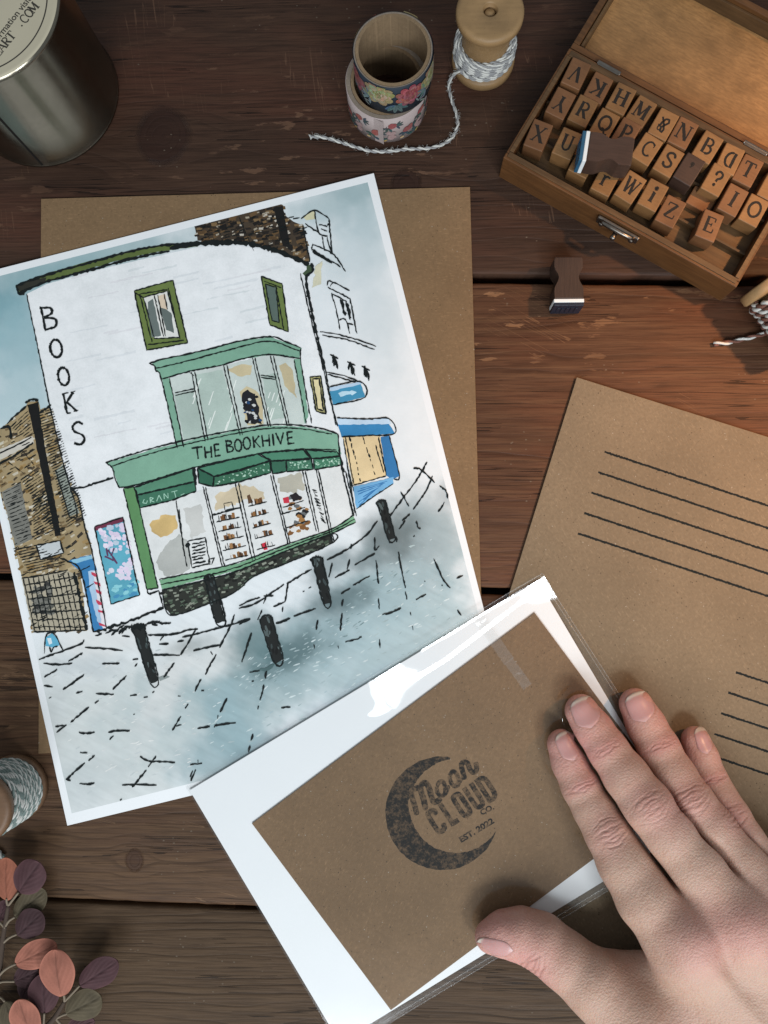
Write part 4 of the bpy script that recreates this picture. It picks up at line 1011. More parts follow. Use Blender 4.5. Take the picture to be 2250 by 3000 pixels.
# welded seams along the edges and the strip of clear tape
mt = Mat('clear_tape')
tr = mt.n('BsdfTransparent', {'Color': (.985, .985, .98, 1)})
v = mt.coord()
bn = mt.bump(mt.noise(v, 260, 3, .5), .7, .0008)
gl = mt.n('BsdfGlossy', {'Roughness': .22, 'Normal': bn, 'Color': (1, 1, 1, 1)})
lw = mt.n('LayerWeight', {'Blend': .5, 'Normal': bn})
fr = mt.n('Math', {0: mt.math('POWER', lw.outputs['Facing'], 5.0), 1: .95, 2: .05}, operation='MULTIPLY_ADD')
df = mt.n('BsdfDiffuse', {'Color': (.8, .82, .83, 1)})
mx0 = mt.n('MixShader', {0: .045, 1: tr.outputs[0], 2: df.outputs[0]})
mx = mt.n('MixShader', {0: fr.outputs[0], 1: mx0.outputs[0], 2: gl.outputs[0]})
mt.nt.links.new(mx.outputs[0], mt.out.inputs['Surface'])
mt.nt.nodes.remove(mt.b)
m_tape = mt.m
def on_film(px, py, dz=.05):
    p = P(px, py, 3.2)
    for _ in range(3):
        w_ = p - Bo
        z_ = float(film_z(w_.dot(Bu), w_.dot(Bv))[0])
        p = P(px, py, z_ + dz)
    return p
for (ua, va), (ub, vb) in (((u1, v0), (u1, v1)), ((u0, v1), (u1, v1)), ((u1 - .0011, v0), (u1 - .0011, v1)), ((u0, v1 - .0014), (u1, v1 - .0014)), ((Lu * .45, v0), (u1, v0))):
    tt = np.linspace(0, 1, 70)
    zz = film_z(ua + (ub - ua) * tt, va + (vb - va) * tt)
    pts = [Bo + Bu * (ua + (ub - ua) * t_) + Bv * (va + (vb - va) * t_) for t_ in tt]
    under(link('welded_seam', tube('welded_seam', [Vector((p_.x, p_.y, (z_ + .02) * mm)) for p_, z_ in zip(pts, zz)], .17 * mm, 6), m_tape, smooth=True), bag)
tp = [np.array(ZZ) for ZZ in ((1392, 1782), (1434, 1848), (1470, 1905), (1508, 1962), (1546, 2020))]
def tape_piece(a, b, wpx, name):
    pts = resample([a, b], 8)
    V, Fc = [], []
    d = (b - a) / np.hypot(*(b - a)); nn = np.array((-d[1], d[0]))
    for p in pts:
        for k in range(5):
            q_ = p + nn * wpx * (k / 4 - .5) + np.array((ra.uniform(-1, 1), ra.uniform(-1, 1)))
            V.append(on_film(*q_, .10 + .16 * ra.random()))
    for i in range(len(pts) - 1):
        for k in range(4):
            i0 = i * 5 + k
            Fc.append((i0, i0 + 1, i0 + 6, i0 + 5))
    under(link(name, mesh(name, V, Fc), m_tape, smooth=True), bag)
tape_piece(np.array((1392., 1795.)), np.array((1492., 1938.)), 34, 'adhesive_strip')
tape_piece(np.array((1490., 1936.)), np.array((1546., 2012.)), 30, 'adhesive_strip')
# ================================================================ box of letter stamps
def fine_wood(name, base, seed=0, grain=(90, 900), amt=1.0, rough=.5, rot=0.0, blot=.5):
    m = Mat(name)
    b = base[:3]
    info = m.n('ObjectInfo').outputs['Random']
    off = m.n('CombineXYZ', {0: m.math('MULTIPLY', info, 3.7), 1: m.math('MULTIPLY', info, 1.9), 2: seed})
    vec = m.n('VectorMath', {0: m.n('TexCoord').outputs['Object'], 1: off.outputs[0]}, operation='ADD').outputs[0]
    mp_ = m.n('Mapping', {'Vector': vec, 'Rotation': (0, 0, rot), 'Scale': (grain[0], grain[1], grain[1])}).outputs[0]
    g = m.noise(mp_, 1.0, 5, .62)
    l = m.noise(vec, 70, 4, .6)
    c = m.mix(m.n('MapRange', {0: l, 1: .3, 2: .7, 3: 0, 4: 1}).outputs[0], tuple(x * (1 - .32 * blot) for x in b), tuple(x * (1 + .30 * blot) for x in b))
    c = m.mix(m.n('MapRange', {0: g, 1: .38, 2: .62, 3: .55 * amt, 4: 0}).outputs[0], c, tuple(x * .45 for x in b))
    tint = m.n('MapRange', {0: info, 1: 0, 2: 1, 3: .80, 4: 1.16}).outputs[0]
    c = m.mix(1.0, c, m.n('CombineXYZ', {0: tint, 1: tint, 2: tint}).outputs[0], 'MULTIPLY')
    sp = m.voro(vec, 900)
    c = m.mix(m.math('MULTIPLY', m.math('LESS_THAN', sp, .12), .35), c, tuple(x * .25 for x in b))
    return m.fin(c, rough, m.bump(g, .3, .0002), Specular_IOR_Level=.35)
m_box = fine_wood('box_wood', (.125, .052, .0165), 1, (60, 800))
m_boxrim = fine_wood('box_rim_wood', (.105, .056, .023), 2, (60, 900), blot=.8)
m_panel = fine_wood('lid_panel_wood', (.290, .148, .056), 3, (260, 1300), amt=.8, blot=1.0)
m_block = fine_wood('stamp_block_wood', (.228, .114, .043), 4, (300, 1400), amt=.4, blot=.6)
m_block2 = fine_wood('stamp_block_red_wood', (.178, .080, .033), 5, (300, 1400), amt=.4, blot=.6)
m_walnut = fine_wood('walnut', (.054, .030, .021), 6, (120, 1600), amt=.7)
mm_ = Mat('aged_metal')
v = mm_.coord()
m_metal = mm_.fin(mm_.mix(mm_.noise(v, 300, 4, .6), (.13, .11, .09, 1), (.32, .29, .26, 1)), .33, mm_.bump(mm_.noise(v, 500, 3, .5), .2, .0002), Metallic=1.0)
ml = Mat('letter_ink')
m_letter = ml.fin(ml.mix(ml.noise(ml.coord(), 1300, 3, .7), (.010, .009, .008, 1), (.030, .024, .020, 1)), .75, Specular_IOR_Level=.2)

HB = 14.0
A = P(*ZF(145, 900), HB); Bp = P(*ZF(1478, 1645), HB); Dp = P(*ZF(510, 265), HB)
ex = (Bp - A); Wb = ex.length * 1000; ex.normalize()
ey = Vector((-ex.y, ex.x, 0)); Db = (Dp - A).dot(ey) * 1000
MB = Matrix(((ex.x, ey.x, 0, A.x), (ex.y, ey.y, 0, A.y), (0, 0, 1, 0), (0, 0, 0, 1)))
box = empty('stamp_box', MB)
tag(box, 'open hinged wooden box holding rows of letter stamps', 'box')
T = 2.3
def part(name, x0, x1, y0, y1, z0, z1, mat, bev=.25, parent=None):
    return link(name, box_mesh(name, x0, x1, y0, y1, z0, z1, bev), mat, parent or box)
part('floor_panel', T, Wb - T, T, Db - T, .4, 7.0, m_boxrim, .05)  # darker wood colour stands in for deep shade in the gaps between stamps
fw = part('front_wall', 0, Wb, 0, T, .02, HB, m_box, .3)
part('rim_strip', T * .45, Wb - T * .45, T * .42, T * 1.25, HB - 1.0, HB + .35, m_boxrim, .12, fw)
bw = part('back_wall', 0, Wb, Db - T, Db, .02, HB, m_box, .3)
part('rim_strip', T * .5, Wb - T * .5, Db - T * 1.2, Db - T * .3, HB - 1.0, HB + .25, m_boxrim, .12, bw)
for x in (0, Wb - T):
    sw = part('side_wall', x + .02, x + T - .02, T + .03, Db - T - .03, .02, HB, m_box, .3)
    xi = x + T * .5 + (.35 if x == 0 else -.35)
    part('rim_strip', xi - .75, xi + .75, T * 1.35, Db - T * 1.3, HB - 1.0, HB + .30, m_boxrim, .12, sw)
rowp = (Db - 2 * T) / 3
for k in (1, 2):
    y = T + rowp * k - 2.0
    part('divider', T + .05, Wb - T - .05, y - .45, y + .45, 7.0, 9.6, m_boxrim, .1)
# lid opened flat behind the box
g0 = Db + 1.1; DL = Db; HLi = 9.5; zr = HB - 1.2; zb = zr - HLi
lid = empty('lid'); lid.parent = box
def lpart(name, *a, **k): return part(name, *a, parent=lid, **k)
lpart('lid_panel', T, Wb - T, g0 + T, g0 + DL - T, zb + .3, zb + 2.0, m_panel, bev=.05)
lpart('lid_wall', 0, Wb, g0, g0 + T, zb, zr, m_box); lpart('lid_wall', 0, Wb, g0 + DL - T, g0 + DL, zb, zr, m_box)
for x in (0, Wb - T): lpart('lid_wall', x + .02, x + T - .02, g0 + T + .03, g0 + DL - T - .03, zb, zr, m_box)
for yy in (g0 + T * 1.12, g0 + DL - T * 1.12 - .9): lpart('lid_rail', T + .1, Wb - T - .1, yy, yy + .9, zb + 2.0, zr - 1.6, m_boxrim, bev=.1)
lpart('lid_rail', T * 1.12, T * 1.12 + .9, g0 + T + 1.4, g0 + DL - T - 1.4, zb + 2.0, zr - 1.6, m_boxrim, bev=.1)
for xh in (Wb * .17, Wb * .80):
    h_ = link('hinge', lathe('hinge', [(0, -4.5), (.8, -4.5), (.8, 4.5), (0, 4.5)], 12), m_metal, box, smooth=False)
    h_.matrix_local = Matrix.Translation((xh * mm, (Db + .55) * mm, (HB - .3) * mm)) @ Matrix.Rotation(math.pi / 2, 4, 'Y')
    part('hinge_leaf', xh - 4.3, xh + 4.3, Db - .7, Db + .2, HB + .30, HB + .5, m_metal, .08)
# clasp on the front wall
MBi = MB.inverted()
def box_xy(zx, zy, z): return (MBi @ P(*ZF(zx, zy), z)) * 1000
c0, c1 = box_xy(690, 1255, 12), box_xy(905, 1375, 12)
xm = (c0.x + c1.x) / 2
cl = link('clasp', box_mesh('clasp', xm - 8.2, xm + 8.2, -1.5, -.05, 8.6, 12.6, .5), m_metal, box)
link('clasp_bar', tube('clasp_bar', [Vector((xm + a, b, c)) * mm for a, b, c in ((-6.5, -1.6, 11.8), (-5.2, -2.6, 13.2), (-2, -2.9, 13.6), (2, -2.9, 13.6), (5.2, -2.6, 13.2), (6.5, -1.6, 11.8))], .75 * mm, 8), m_metal, cl, smooth=True)
for dx in (-6.0, 0.0, 6.0):
    s = link('screw', lathe('screw', [(0, 0), (1.05, 0), (1.05, .35), (.7, .75), (0, .85)], 16), m_metal, cl, smooth=True)
    s.matrix_local = Matrix.Translation(((xm + dx) * mm, -1.45 * mm, (9.8 if dx else 10.6) * mm)) @ Matrix.Rotation(math.pi / 2, 4, 'X')
kn = link('clasp_knob', lathe('clasp_knob', [(0, 0), (.9, 0), (.8, 1.2), (1.15, 2.0), (.9, 2.7), (0, 2.9)], 16), m_metal, cl, smooth=True)
kn.matrix_local = Matrix.Translation((xm * mm, -1.45 * mm, 9.0 * mm)) @ Matrix.Rotation(math.pi / 2, 4, 'X')

# ---- serif letters as strokes: (points, weight)
TH, TN, SF = .19, .085, .07
def arc(cx, cy, rx, ry, s, e, n=12): return [(cx + rx * math.cos(t), cy + ry * math.sin(t)) for t in np.linspace(math.radians(s), math.radians(e), n)]
def sf(x, y, w_=.26): return ([(x - w_ / 2, y), (x + w_ / 2, y)], SF)
GLY = {
 'V': [([(.12, 1), (.5, 0)], TH), ([(.5, 0), (.88, 1)], TN), sf(.12, .98), sf(.88, .98)],
 'K': [([(.22, 0), (.22, 1)], TH), ([(.85, .98), (.28, .42)], TN), ([(.42, .56), (.85, .02)], TH), sf(.22, .02, .38), sf(.22, .98, .38), sf(.85, .98), sf(.86, .02, .3)],
 'H': [([(.2, 0), (.2, 1)], TH), ([(.8, 0), (.8, 1)], TH), ([(.2, .5), (.8, .5)], TN), sf(.2, .02, .38), sf(.2, .98, .38), sf(.8, .02, .38), sf(.8, .98, .38)],
 'M': [([(.12, 0), (.16, 1)], TN), ([(.16, 1), (.5, .12)], TH), ([(.5, .12), (.84, 1)], TN), ([(.86, 0), (.84, 1)], TH), sf(.12, .02, .28), sf(.14, .98, .24), sf(.86, .02, .34), sf(.88, .98, .26)],
 'N': [([(.16, 0), (.16, 1)], TN), ([(.16, 1), (.84, .02)], TH), ([(.84, 0), (.84, 1)], TN), sf(.16, .02, .3), sf(.12, .98, .26), sf(.84, .98, .3)],
 'B': [([(.22, 0), (.22, 1)], TH), (arc(.45, .76, .33, .23, 90, -90), .13), (arc(.48, .27, .38, .26, 90, -90), .15), ([(.1, .985), (.48, .985)], SF), ([(.1, .02), (.5, .02)], SF), ([(.22, .53), (.48, .53)], SF)],
 'D': [([(.22, 0), (.22, 1)], TH), (arc(.42, .5, .44, .48, 90, -90), .15), ([(.08, .98), (.44, .98)], SF), ([(.08, .02), (.44, .02)], SF)],
 'T': [([(.5, 0), (.5, 1)], TH), ([(.06, .97), (.94, .97)], .09), ([(.08, .98), (.05, .74)], .08), ([(.92, .98), (.95, .74)], .08), sf(.5, .02, .42)],
 'Y': [([(.12, 1), (.5, .48)], TH), ([(.88, 1), (.5, .48)], TN), ([(.5, .5), (.5, 0)], TH), sf(.12, .98, .3), sf(.88, .98, .26), sf(.5, .02, .4)],
 'R': [([(.22, 0), (.22, 1)], TH), (arc(.46, .74, .34, .25, 90, -90), .14), ([(.45, .5), (.86, .02)], TH), ([(.08, .98), (.48, .98)], SF), ([(.22, .49), (.46, .49)], SF), sf(.22, .02, .38), sf(.9, .03, .22)],
 'Q': [(arc(.5, .52, .4, .46, 0, 360, 26), .15), ([(.42, .16), (.6, .14), (.78, -.12), (.98, -.1)], .12)],
 'P': [([(.24, 0), (.24, 1)], TH), (arc(.48, .72, .36, .27, 90, -90), .15), ([(.08, .98), (.5, .98)], SF), ([(.24, .45), (.48, .45)], SF), sf(.24, .02, .42)],
 'C': [(arc(.54, .5, .42, .48, 48, 312, 20), .13), ([(.84, .95), (.82, .70)], .07)],
 'S': [([(.84, .78), (.72, .95), (.48, .99), (.22, .86), (.22, .66), (.5, .52), (.78, .38), (.80, .16), (.55, .01), (.3, .04), (.15, .24)], .16), ([(.84, .95), (.84, .74)], .07), ([(.15, .05), (.15, .28)], .07)],
 "'": [(arc(.5, .84, .08, .08, 0, 360, 12), .15), ([(.58, .84), (.52, .66), (.42, .56)], .09)],
 '?': [([(.22, .74), (.3, .92), (.52, .99), (.76, .86), (.74, .64), (.54, .48), (.5, .3)], .15), (arc(.5, .08, .05, .05, 0, 360, 10), .13), (arc(.26, .74, .05, .05, 0, 360, 10), .1)],
 'I': [([(.5, 0), (.5, 1)], .2), sf(.5, .02, .44), sf(.5, .98, .44)],
 'O': [(arc(.5, .5, .4, .48, 0, 360, 28), .15)],
 'X': [([(.15, 1), (.85, 0)], TH), ([(.84, 1), (.16, 0)], TN), sf(.15, .98, .32), sf(.84, .98, .26), sf(.16, .02, .28), sf(.85, .02, .32)],
 'U': [([(.2, 1), (.2, .35), (.28, .1), (.52, .0), (.74, .1), (.8, .35), (.8, 1)], .13), ([(.2, 1), (.2, .3)], TH), sf(.2, .98, .38), sf(.8, .98, .3)],
 'W': [([(.08, 1), (.32, 0)], .16), ([(.32, 0), (.52, .9)], TN), ([(.5, .95), (.72, 0)], .16), ([(.72, 0), (.94, 1)], TN), sf(.08, .98, .24), sf(.5, .98, .2), sf(.94, .98, .2)],
 'i': [([(.5, 0), (.5, .62)], .2), (arc(.5, .88, .07, .07, 0, 360, 12), .17), sf(.5, .02, .4), sf(.44, .62, .22)],
 'Z': [([(.12, .97), (.84, .97)], .09), ([(.84, .97), (.14, .03)], .18), ([(.14, .03), (.9, .03)], .09), ([(.13, .98), (.12, .74)], .07), ([(.9, .02), (.92, .28)], .07)],
 'E': [([(.22, 0), (.22, 1)], TH), ([(.08, .97), (.82, .97)], .08), ([(.22, .52), (.62, .52)], .08), ([(.08, .03), (.86, .03)], .08), ([(.82, .98), (.82, .74)], .08), ([(.62, .64), (.62, .4)], .07), ([(.86, .02), (.88, .28)], .08)],
 '&': [([(.9, .62), (.72, .6), (.7, .4), (.5, .1), (.24, .06), (.16, .26), (.36, .46), (.58, .68), (.54, .94), (.36, .98), (.3, .78), (.46, .5), (.84, .04)], .13), (arc(.72, .8, .13, .13, 0, 360, 12), .08)],
 'A': [([(.1, 0), (.48, 1)], TN), ([(.48, 1), (.9, 0)], TH), ([(.24, .34), (.72, .34)], SF), sf(.1, .02, .28), sf(.9, .02, .32)],
 'r': [([(.3, 0), (.3, .68)], .18), ([(.3, .5), (.5, .68), (.74, .62)], .13), sf(.3, .02, .4), sf(.22, .66, .24)],
}
def glyph_mesh(ch, w_mm, h_mm, z_mm, seed):
    r = random.Random(seed)
    V, Fc = [], []
    for k, (pts, wt) in enumerate(GLY[ch]):
        p2 = [np.array(((x - .5) * w_mm, (y - .5) * h_mm)) for x, y in pts]
        p2 = smooth_path(p2, 4) if 3 < len(p2) < 12 else p2
        p2 = resample(p2, .35)
        v_, f_ = ribbon2(p2, wt * (w_mm + h_mm) * .57, .10, r)
        i0 = len(V)
        V += [(q_[0] * mm, q_[1] * mm, (z_mm + .004 * k) * mm) for q_ in v_]
        Fc += [tuple(i0 + a_ for a_ in f__) for f__ in f_]
    return mesh('printed_letter', V, Fc)
row_ang = math.atan2(ex.y, ex.x)
# letter, centre of its face (zoom F), turned (rad), flipped, wood, description of where
BL = [('V', 585, 375, .05, 2, m_block2, 'upside-down V, first in the row by the hinge'), ('K', 730, 432, .06, 2, m_block2, 'upside-down K, in the row by the hinge'), ('H', 850, 515, .0, 0, m_block, 'H in the row by the hinge'), ('M', 972, 578, .0, 0, m_block, 'M in the row by the hinge'),
      ('&', 1090, 670, .0, 2, m_block, 'upside-down ampersand'), ('N', 1197, 722, .02, 0, m_block2, 'N in the row by the hinge'), ('B', 1325, 815, .03, 0, m_block, 'B in the row by the hinge'), ('D', 1465, 882, .06, 2, m_block, 'upside-down D'), ('T', 1588, 912, .02, 0, m_block2, 'T in the row by the hinge'),
      ('Y', 470, 588, .08, 2, m_block2, 'upside-down Y, first in the middle row'), ('R', 600, 632, .04, 0, m_block, 'R in the middle row'), ('Q', 722, 705, .02, 0, m_block, 'Q in the middle row'), ('P', 850, 762, .0, 0, m_block2, 'P beside the stamp handle'),
      ('C', 965, 850, .0, 0, m_block, 'thin C in the middle row'), ('S', 1090, 915, .03, 0, m_block, 'bold S in the middle row'), ("'", 1212, 965, .0, 0, m_walnut, 'small apostrophe, darkest block'), ('?', 1362, 1020, .0, 0, m_block, 'question mark'), ('I', 1455, 1140, .0, 0, m_block2, 'capital I in the middle row'), ('O', 1578, 1200, .0, 0, m_block, 'O at the right end of the box'),
      ('X', 350, 770, .12, 0, m_block2, 'X, first in the front row'), ('U', 515, 822, .08, 0, m_block, 'U left of the stamp handle'), ('r', 735, 1030, .0, 0, m_block, 'half hidden letter under the stamp handle'), ('W', 870, 1062, .0, 0, m_block, 'W in the front row'), ('i', 1003, 1118, .0, 0, m_block, 'small dotted i'), ('Z', 1108, 1212, .02, 0, m_block2, 'Z in the front row'), ('E', 1318, 1290, .10, 0, m_block2, 'E standing between empty slots')]
BZ = 14.6
blk_me = {}
ang_gl = {'V': math.pi, 'K': math.pi, 'Y': math.pi, 'D': math.pi, '&': math.pi}
for k, (ch, zx, zy, tw, flip, mat, where) in enumerate(BL):
    zt = BZ + random.Random(k).uniform(-.7, .5)
    p = P(*ZF(zx, zy), zt)
    lp = MBi @ p
    lp.y = min(lp.y, (Db - T - 5.45) * mm); lp.y = max(lp.y, (T + 5.3) * mm)
    p = MB @ lp
    rj_ = random.Random(k + 900)
    M_ = Matrix.Translation((p.x, p.y, 0)) @ Matrix.Rotation(row_ang + tw + rj_.uniform(-.045, .045), 4, 'Z') @ Matrix.Rotation(rj_.uniform(-.02, .02), 4, 'X') @ Matrix.Rotation(rj_.uniform(-.03, .03), 4, 'Y')
    wbl = 7.25 if ch != 'M' else 7.4
    if (mat.name, 1) not in blk_me:
        blk_me[(mat.name, 1)] = box_mesh('letter_stamp', -3.6, 3.6, -5.2, 5.2, 0, 6.9, .38, 3)
    o = link('letter_stamp', blk_me[(mat.name, 1)], mat)
    o.matrix_world = M_ @ Matrix.Translation((0, 0, (zt - 6.9) * mm))
    tag(o, 'wooden letter stamp printed ' + where, 'letter stamp', 'letter stamps in the box')
    wl, hl = (4.9, 5.7) if ch in 'MWHNQOKX' else ((4.2, 5.6) if ch != "'" else (4.5, 5.2))
    if ch == 'i': hl = 6.0
    g = link('printed_letter', glyph_mesh(ch, wl, hl, 6.906, k), m_letter, o)
    # K Y D are seen turned half round
    g.matrix_local = Matrix.Rotation(ang_gl.get(ch, 0) + random.Random(k + 50).uniform(-.04, .04), 4, 'Z') @ Matrix.Translation(((.3 if ch == 'C' else 0) * mm, .3 * mm, 0))
# two more blocks hidden for the most part: one below the handle, one at the box's right wall
for zx, zy, lab in ((608, 920, 'plain wooden letter stamp half hidden under the blue-tipped handle'), (1690, 1062, 'wooden letter stamp cut off by the right edge, after T')):
    p = P(*ZF(zx, zy), 14.3)
    o = link('letter_stamp', blk_me[(m_block.name, 1)], m_block)
    o.matrix_world = Matrix.Translation((p.x, p.y, 7.05 * mm)) @ Matrix.Rotation(row_ang + .03, 4, 'Z')
    tag(o, lab, 'letter stamp', 'letter stamps in the box')
# loose offcut lying in the empty front slot
p = P(*ZF(1275, 1150), 9)
M_ = Matrix.Translation((p.x, p.y, 7.05 * mm)) @ Matrix.Rotation(row_ang, 4, 'Z')
o = link('wooden_spacer', box_mesh('wooden_spacer', -4.5, 4.5, -3.6, 3.6, 0, 3.0, .3), m_block2); o.matrix_world = M_
tag(o, 'low wooden spacer in the empty slot below the question mark', 'spacer')

# ---- handled stamps
m_foam = Mat('white_foam').fin((.70, .73, .73, 1), .8)
mr_ = Mat('blue_rubber'); m_rub = mr_.fin(mr_.mix(mr_.noise(mr_.coord(), 900, 3, .6), (.006, .009, .018, 1), (.016, .024, .042, 1)), .35)
mr2 = Mat('bright_blue_rubber'); m_rub2 = mr2.fin(mr2.mix(mr2.noise(mr2.coord(), 900, 3, .6), (.012, .055, .105, 1), (.028, .12, .21, 1)), .4)
def handled(M_, label, rub, th=9.4):
    root = empty('rubber_stamp', M_)
    tag(root, label, 'rubber stamp', 'rubber stamps with waisted handles')
    prof = [(0, 5.0), (2.0, 5.1), (4.2, 4.9), (6.0, 4.0), (7.4, 3.55), (8.8, 3.7), (10.2, 4.5), (11.4, 5.0), (14.4, 4.9), (15.2, 4.6)]
    up_ = [tuple(q_) for q_ in smooth_path(prof, 4)]
    out = [(x * mm, y * mm) for x, y in up_] + [(x * mm, -y * mm) for x, y in reversed(up_)]
    link('handle', prism('handle', out, 0, th, bev=.45, seg=3), m_walnut, root)
    link('foam_pad', box_mesh('foam_pad', -1.3, -.02, -5.3, 5.3, .1, th - .1, .2), m_foam, root)
    dm = link('rubber_die', box_mesh('rubber_die', -2.5, -1.32, -5.25, 5.25, .2, th - .2, .2), rub, root)
    rg = random.Random(5)
    for kk in range(5):
        y_ = -3.2 + 1.6 * kk
        link('raised_motif', box_mesh('raised_motif', -2.75, -2.5, y_ - .5, y_ + .5, 2.2 + rg.uniform(-.6, .6), 6.4 + rg.uniform(-1, 1), .1), rub, dm)
    return root
p = P(*ZG(585, 322), 9.4)
handled(Matrix.Translation((p.x, p.y, .02 * mm)) @ Matrix.Rotation(math.radians(90), 4, 'Z'), 'dark walnut rubber stamp with navy die lying on the planks', m_rub)
p = P(*ZF(632, 835), 24)
handled(Matrix.Translation((p.x, p.y, 15.3 * mm)) @ Matrix.Rotation(math.radians(-9), 4, 'Z'), 'walnut rubber stamp with bright blue die lying on top of the letter stamps', m_rub2, 8.8)
# ================================================================ spools of twine
def twine_mat(name, a, b):
    m = Mat(name)
    v = m.coord()
    n_ = m.noise(m.coord((1, 1, 1)), 2500, 3, .7)
    return m.fin(m.mix(n_, a, b), .9, m.bump(n_, .5, .0002), Specular_IOR_Level=.1)
m_tw_white = twine_mat('twine_cream', (.42, .41, .38, 1), (.66, .65, .61, 1))
m_tw_grey = twine_mat('twine_grey', (.20, .20, .205, 1), (.34, .335, .33, 1))
m_tw_green = twine_mat('twine_green', (.13, .17, .155, 1), (.25, .30, .28, 1))
m_tw_brown = twine_mat('twine_brown', (.10, .042, .030, 1), (.21, .10, .075, 1))
m_spool = fine_wood('spool_wood', (.285, .172, .078), 7, (80, 700), amt=.35, blot=.7)
m_spool_d = fine_wood('spool_wood_brown', (.150, .082, .044), 8, (80, 700), amt=.4)
def twist(path, r, pitch, seed=0, per=7):
    """two strands twisted round a path (metres); returns two (V, F)"""
    pts = [Vector(p) for p in path]
    # even steps
    L = [0]
    for a, b in zip(pts[:-1], pts[1:]): L.append(L[-1] + (b - a).length)
    n = max(4, int(L[-1] / (pitch / per)))
    S = np.linspace(0, L[-1], n)
    xs = np.array([p[:] for p in pts])
    C = np.stack([np.interp(S, L, xs[:, k]) for k in range(3)], 1)
    out = []
    for s in (0, 1):
        Q, rad = [], []
        up = Vector((0, 0, 1))
        for i in range(n):
            t = Vector(C[min(i + 1, n - 1)] - C[max(i - 1, 0)]).normalized()
            u = up - t * up.dot(t)
            if u.length < 1e-3: u = Vector((1, 0, 0)) - t * t.x
            u.normalize(); up = u
            w_ = t.cross(u)
            a = 2 * math.pi * S[i] / pitch + s * math.pi + seed
            Q.append(Vector(C[i]) + (u * math.cos(a) + w_ * math.sin(a)) * r * .52)
            rad.append(r * .60)
        out.append(tube_arrays(Q, rad, 6))
    return out
def twine_obj(name, paths, r, pitch, mats, parent):
    V, Fc, mi_ = [], [], []
    for k, p in enumerate(paths):
        for s, (v_, f_) in enumerate(twist(p, r, pitch, k * 1.7)):
            i0 = len(V)
            V += v_; Fc += [tuple(i0 + a for a in f) for f in f_]; mi_ += [s] * len(f_)
    me = mesh(name, V, Fc)
    o = link(name, me, mats, smooth=True)
    me.polygons.foreach_set('material_index', mi_)
    if parent is not None: o.parent = parent
    return o
def wraps(z0, z1, R, dz, seed, tilt=1.2, layers=2):
    r_ = random.Random(seed)
    out = []
    for l in range(layers):
        rr_ = R - (layers - 1 - l) * .75
        n = int((z1 - z0) / dz)
        path = []
        ph = r_.uniform(0, 6)
        zz = 0
        tl, ta = tilt * r_.uniform(-1, 1), r_.uniform(0, 6)
        for i in range(n * 28):
            a = 2 * math.pi * i / 28 * (1 if l % 2 == 0 else -1) + ph
            if i % 28 == 0: tl = .7 * tl + .5 * tilt * r_.uniform(-1, 1); rj = r_.uniform(-.2, .25)
            z_ = z0 + (z1 - z0) * i / (n * 28) + tl * math.sin(a + ta)
            z_ = min(max(z_, z0 - .3), z1 + .3)
            path.append(Vector((math.cos(a) * (rr_ + rj), math.sin(a) * (rr_ + rj), z_)) * mm)
        out.append(path)
    return out
def spool(M_, label, mats, wood, z0, z1, Rw, tilt, seed, R=11.6, h=28.0, dz=1.05, rt=.62, layers=2, core=8.6, pitch=5.2, group='wooden spools of twine'):
    root = empty('twine_spool', M_)
    tag(root, label, 'spool', group)
    b = [(0, .05), (R - .5, .05), (R, .5), (R, 3.0), (R - .5, 3.6), (core + .6, 4.3), (core, 4.9)]
    link('bottom_flange', lathe('bottom_flange', b), wood, root, smooth=True)
    link('core', lathe('core', [(core, 4.6), (core, h - 4.6)]), wood, root, smooth=True)
    t = [(core, h - 4.9), (core + .6, h - 4.4), (R - .6, h - 3.7), (R, h - 3.1), (R, h - 1.3), (R - .35, h - .5), (R - 1.2, h - .05), (R - 1.7, h), (2.9, h), (2.4, h - .4), (2.4, h - 9), (0, h - 9)]
    link('top_flange', lathe('top_flange', t), wood, root, smooth=True)
    link('peg', lathe('peg', [(1.9, h - 8.8), (1.9, h - 2.2), (1.5, h - 1.6), (0, h - 1.4)], 16), wood, root, smooth=True)
    twine_obj('twine_winding', wraps(z0, z1, Rw, dz, seed, tilt, layers), rt * mm, pitch * mm, mats, root)
    return root
b_ = P(1414, 181)
s1 = spool(Matrix.Translation((b_.x, b_.y, 0)), 'upright wooden spool with grey and cream twine beside the patterned tapes', [m_tw_white, m_tw_grey], m_spool, 4.6, 12.5, 10.6, 1.3, 1, layers=3)
pa = [(1130, 440, 8), (1085, 465, 4.5), (1050, 495, 2.2), (1030, 545, 1.0), (1040, 625, .95), (1065, 700, .95), (1085, 770, .95), (1082, 830, .95), (1050, 890, .95), (1000, 930, .95), (900, 960, .95), (750, 966, .95), (640, 981, .95), (520, 978, .95), (400, 945, .95), (270, 903, .95), (200, 888, .95), (135, 886, 1.0)]
pth = smooth_path([tuple(P(*ZS(x, y), z)) for x, y, z in pa], 8)
tw = twine_obj('loose_end', [pth], .62 * mm, 5.6 * mm, [m_tw_white, m_tw_grey], None); under(tw, s1)
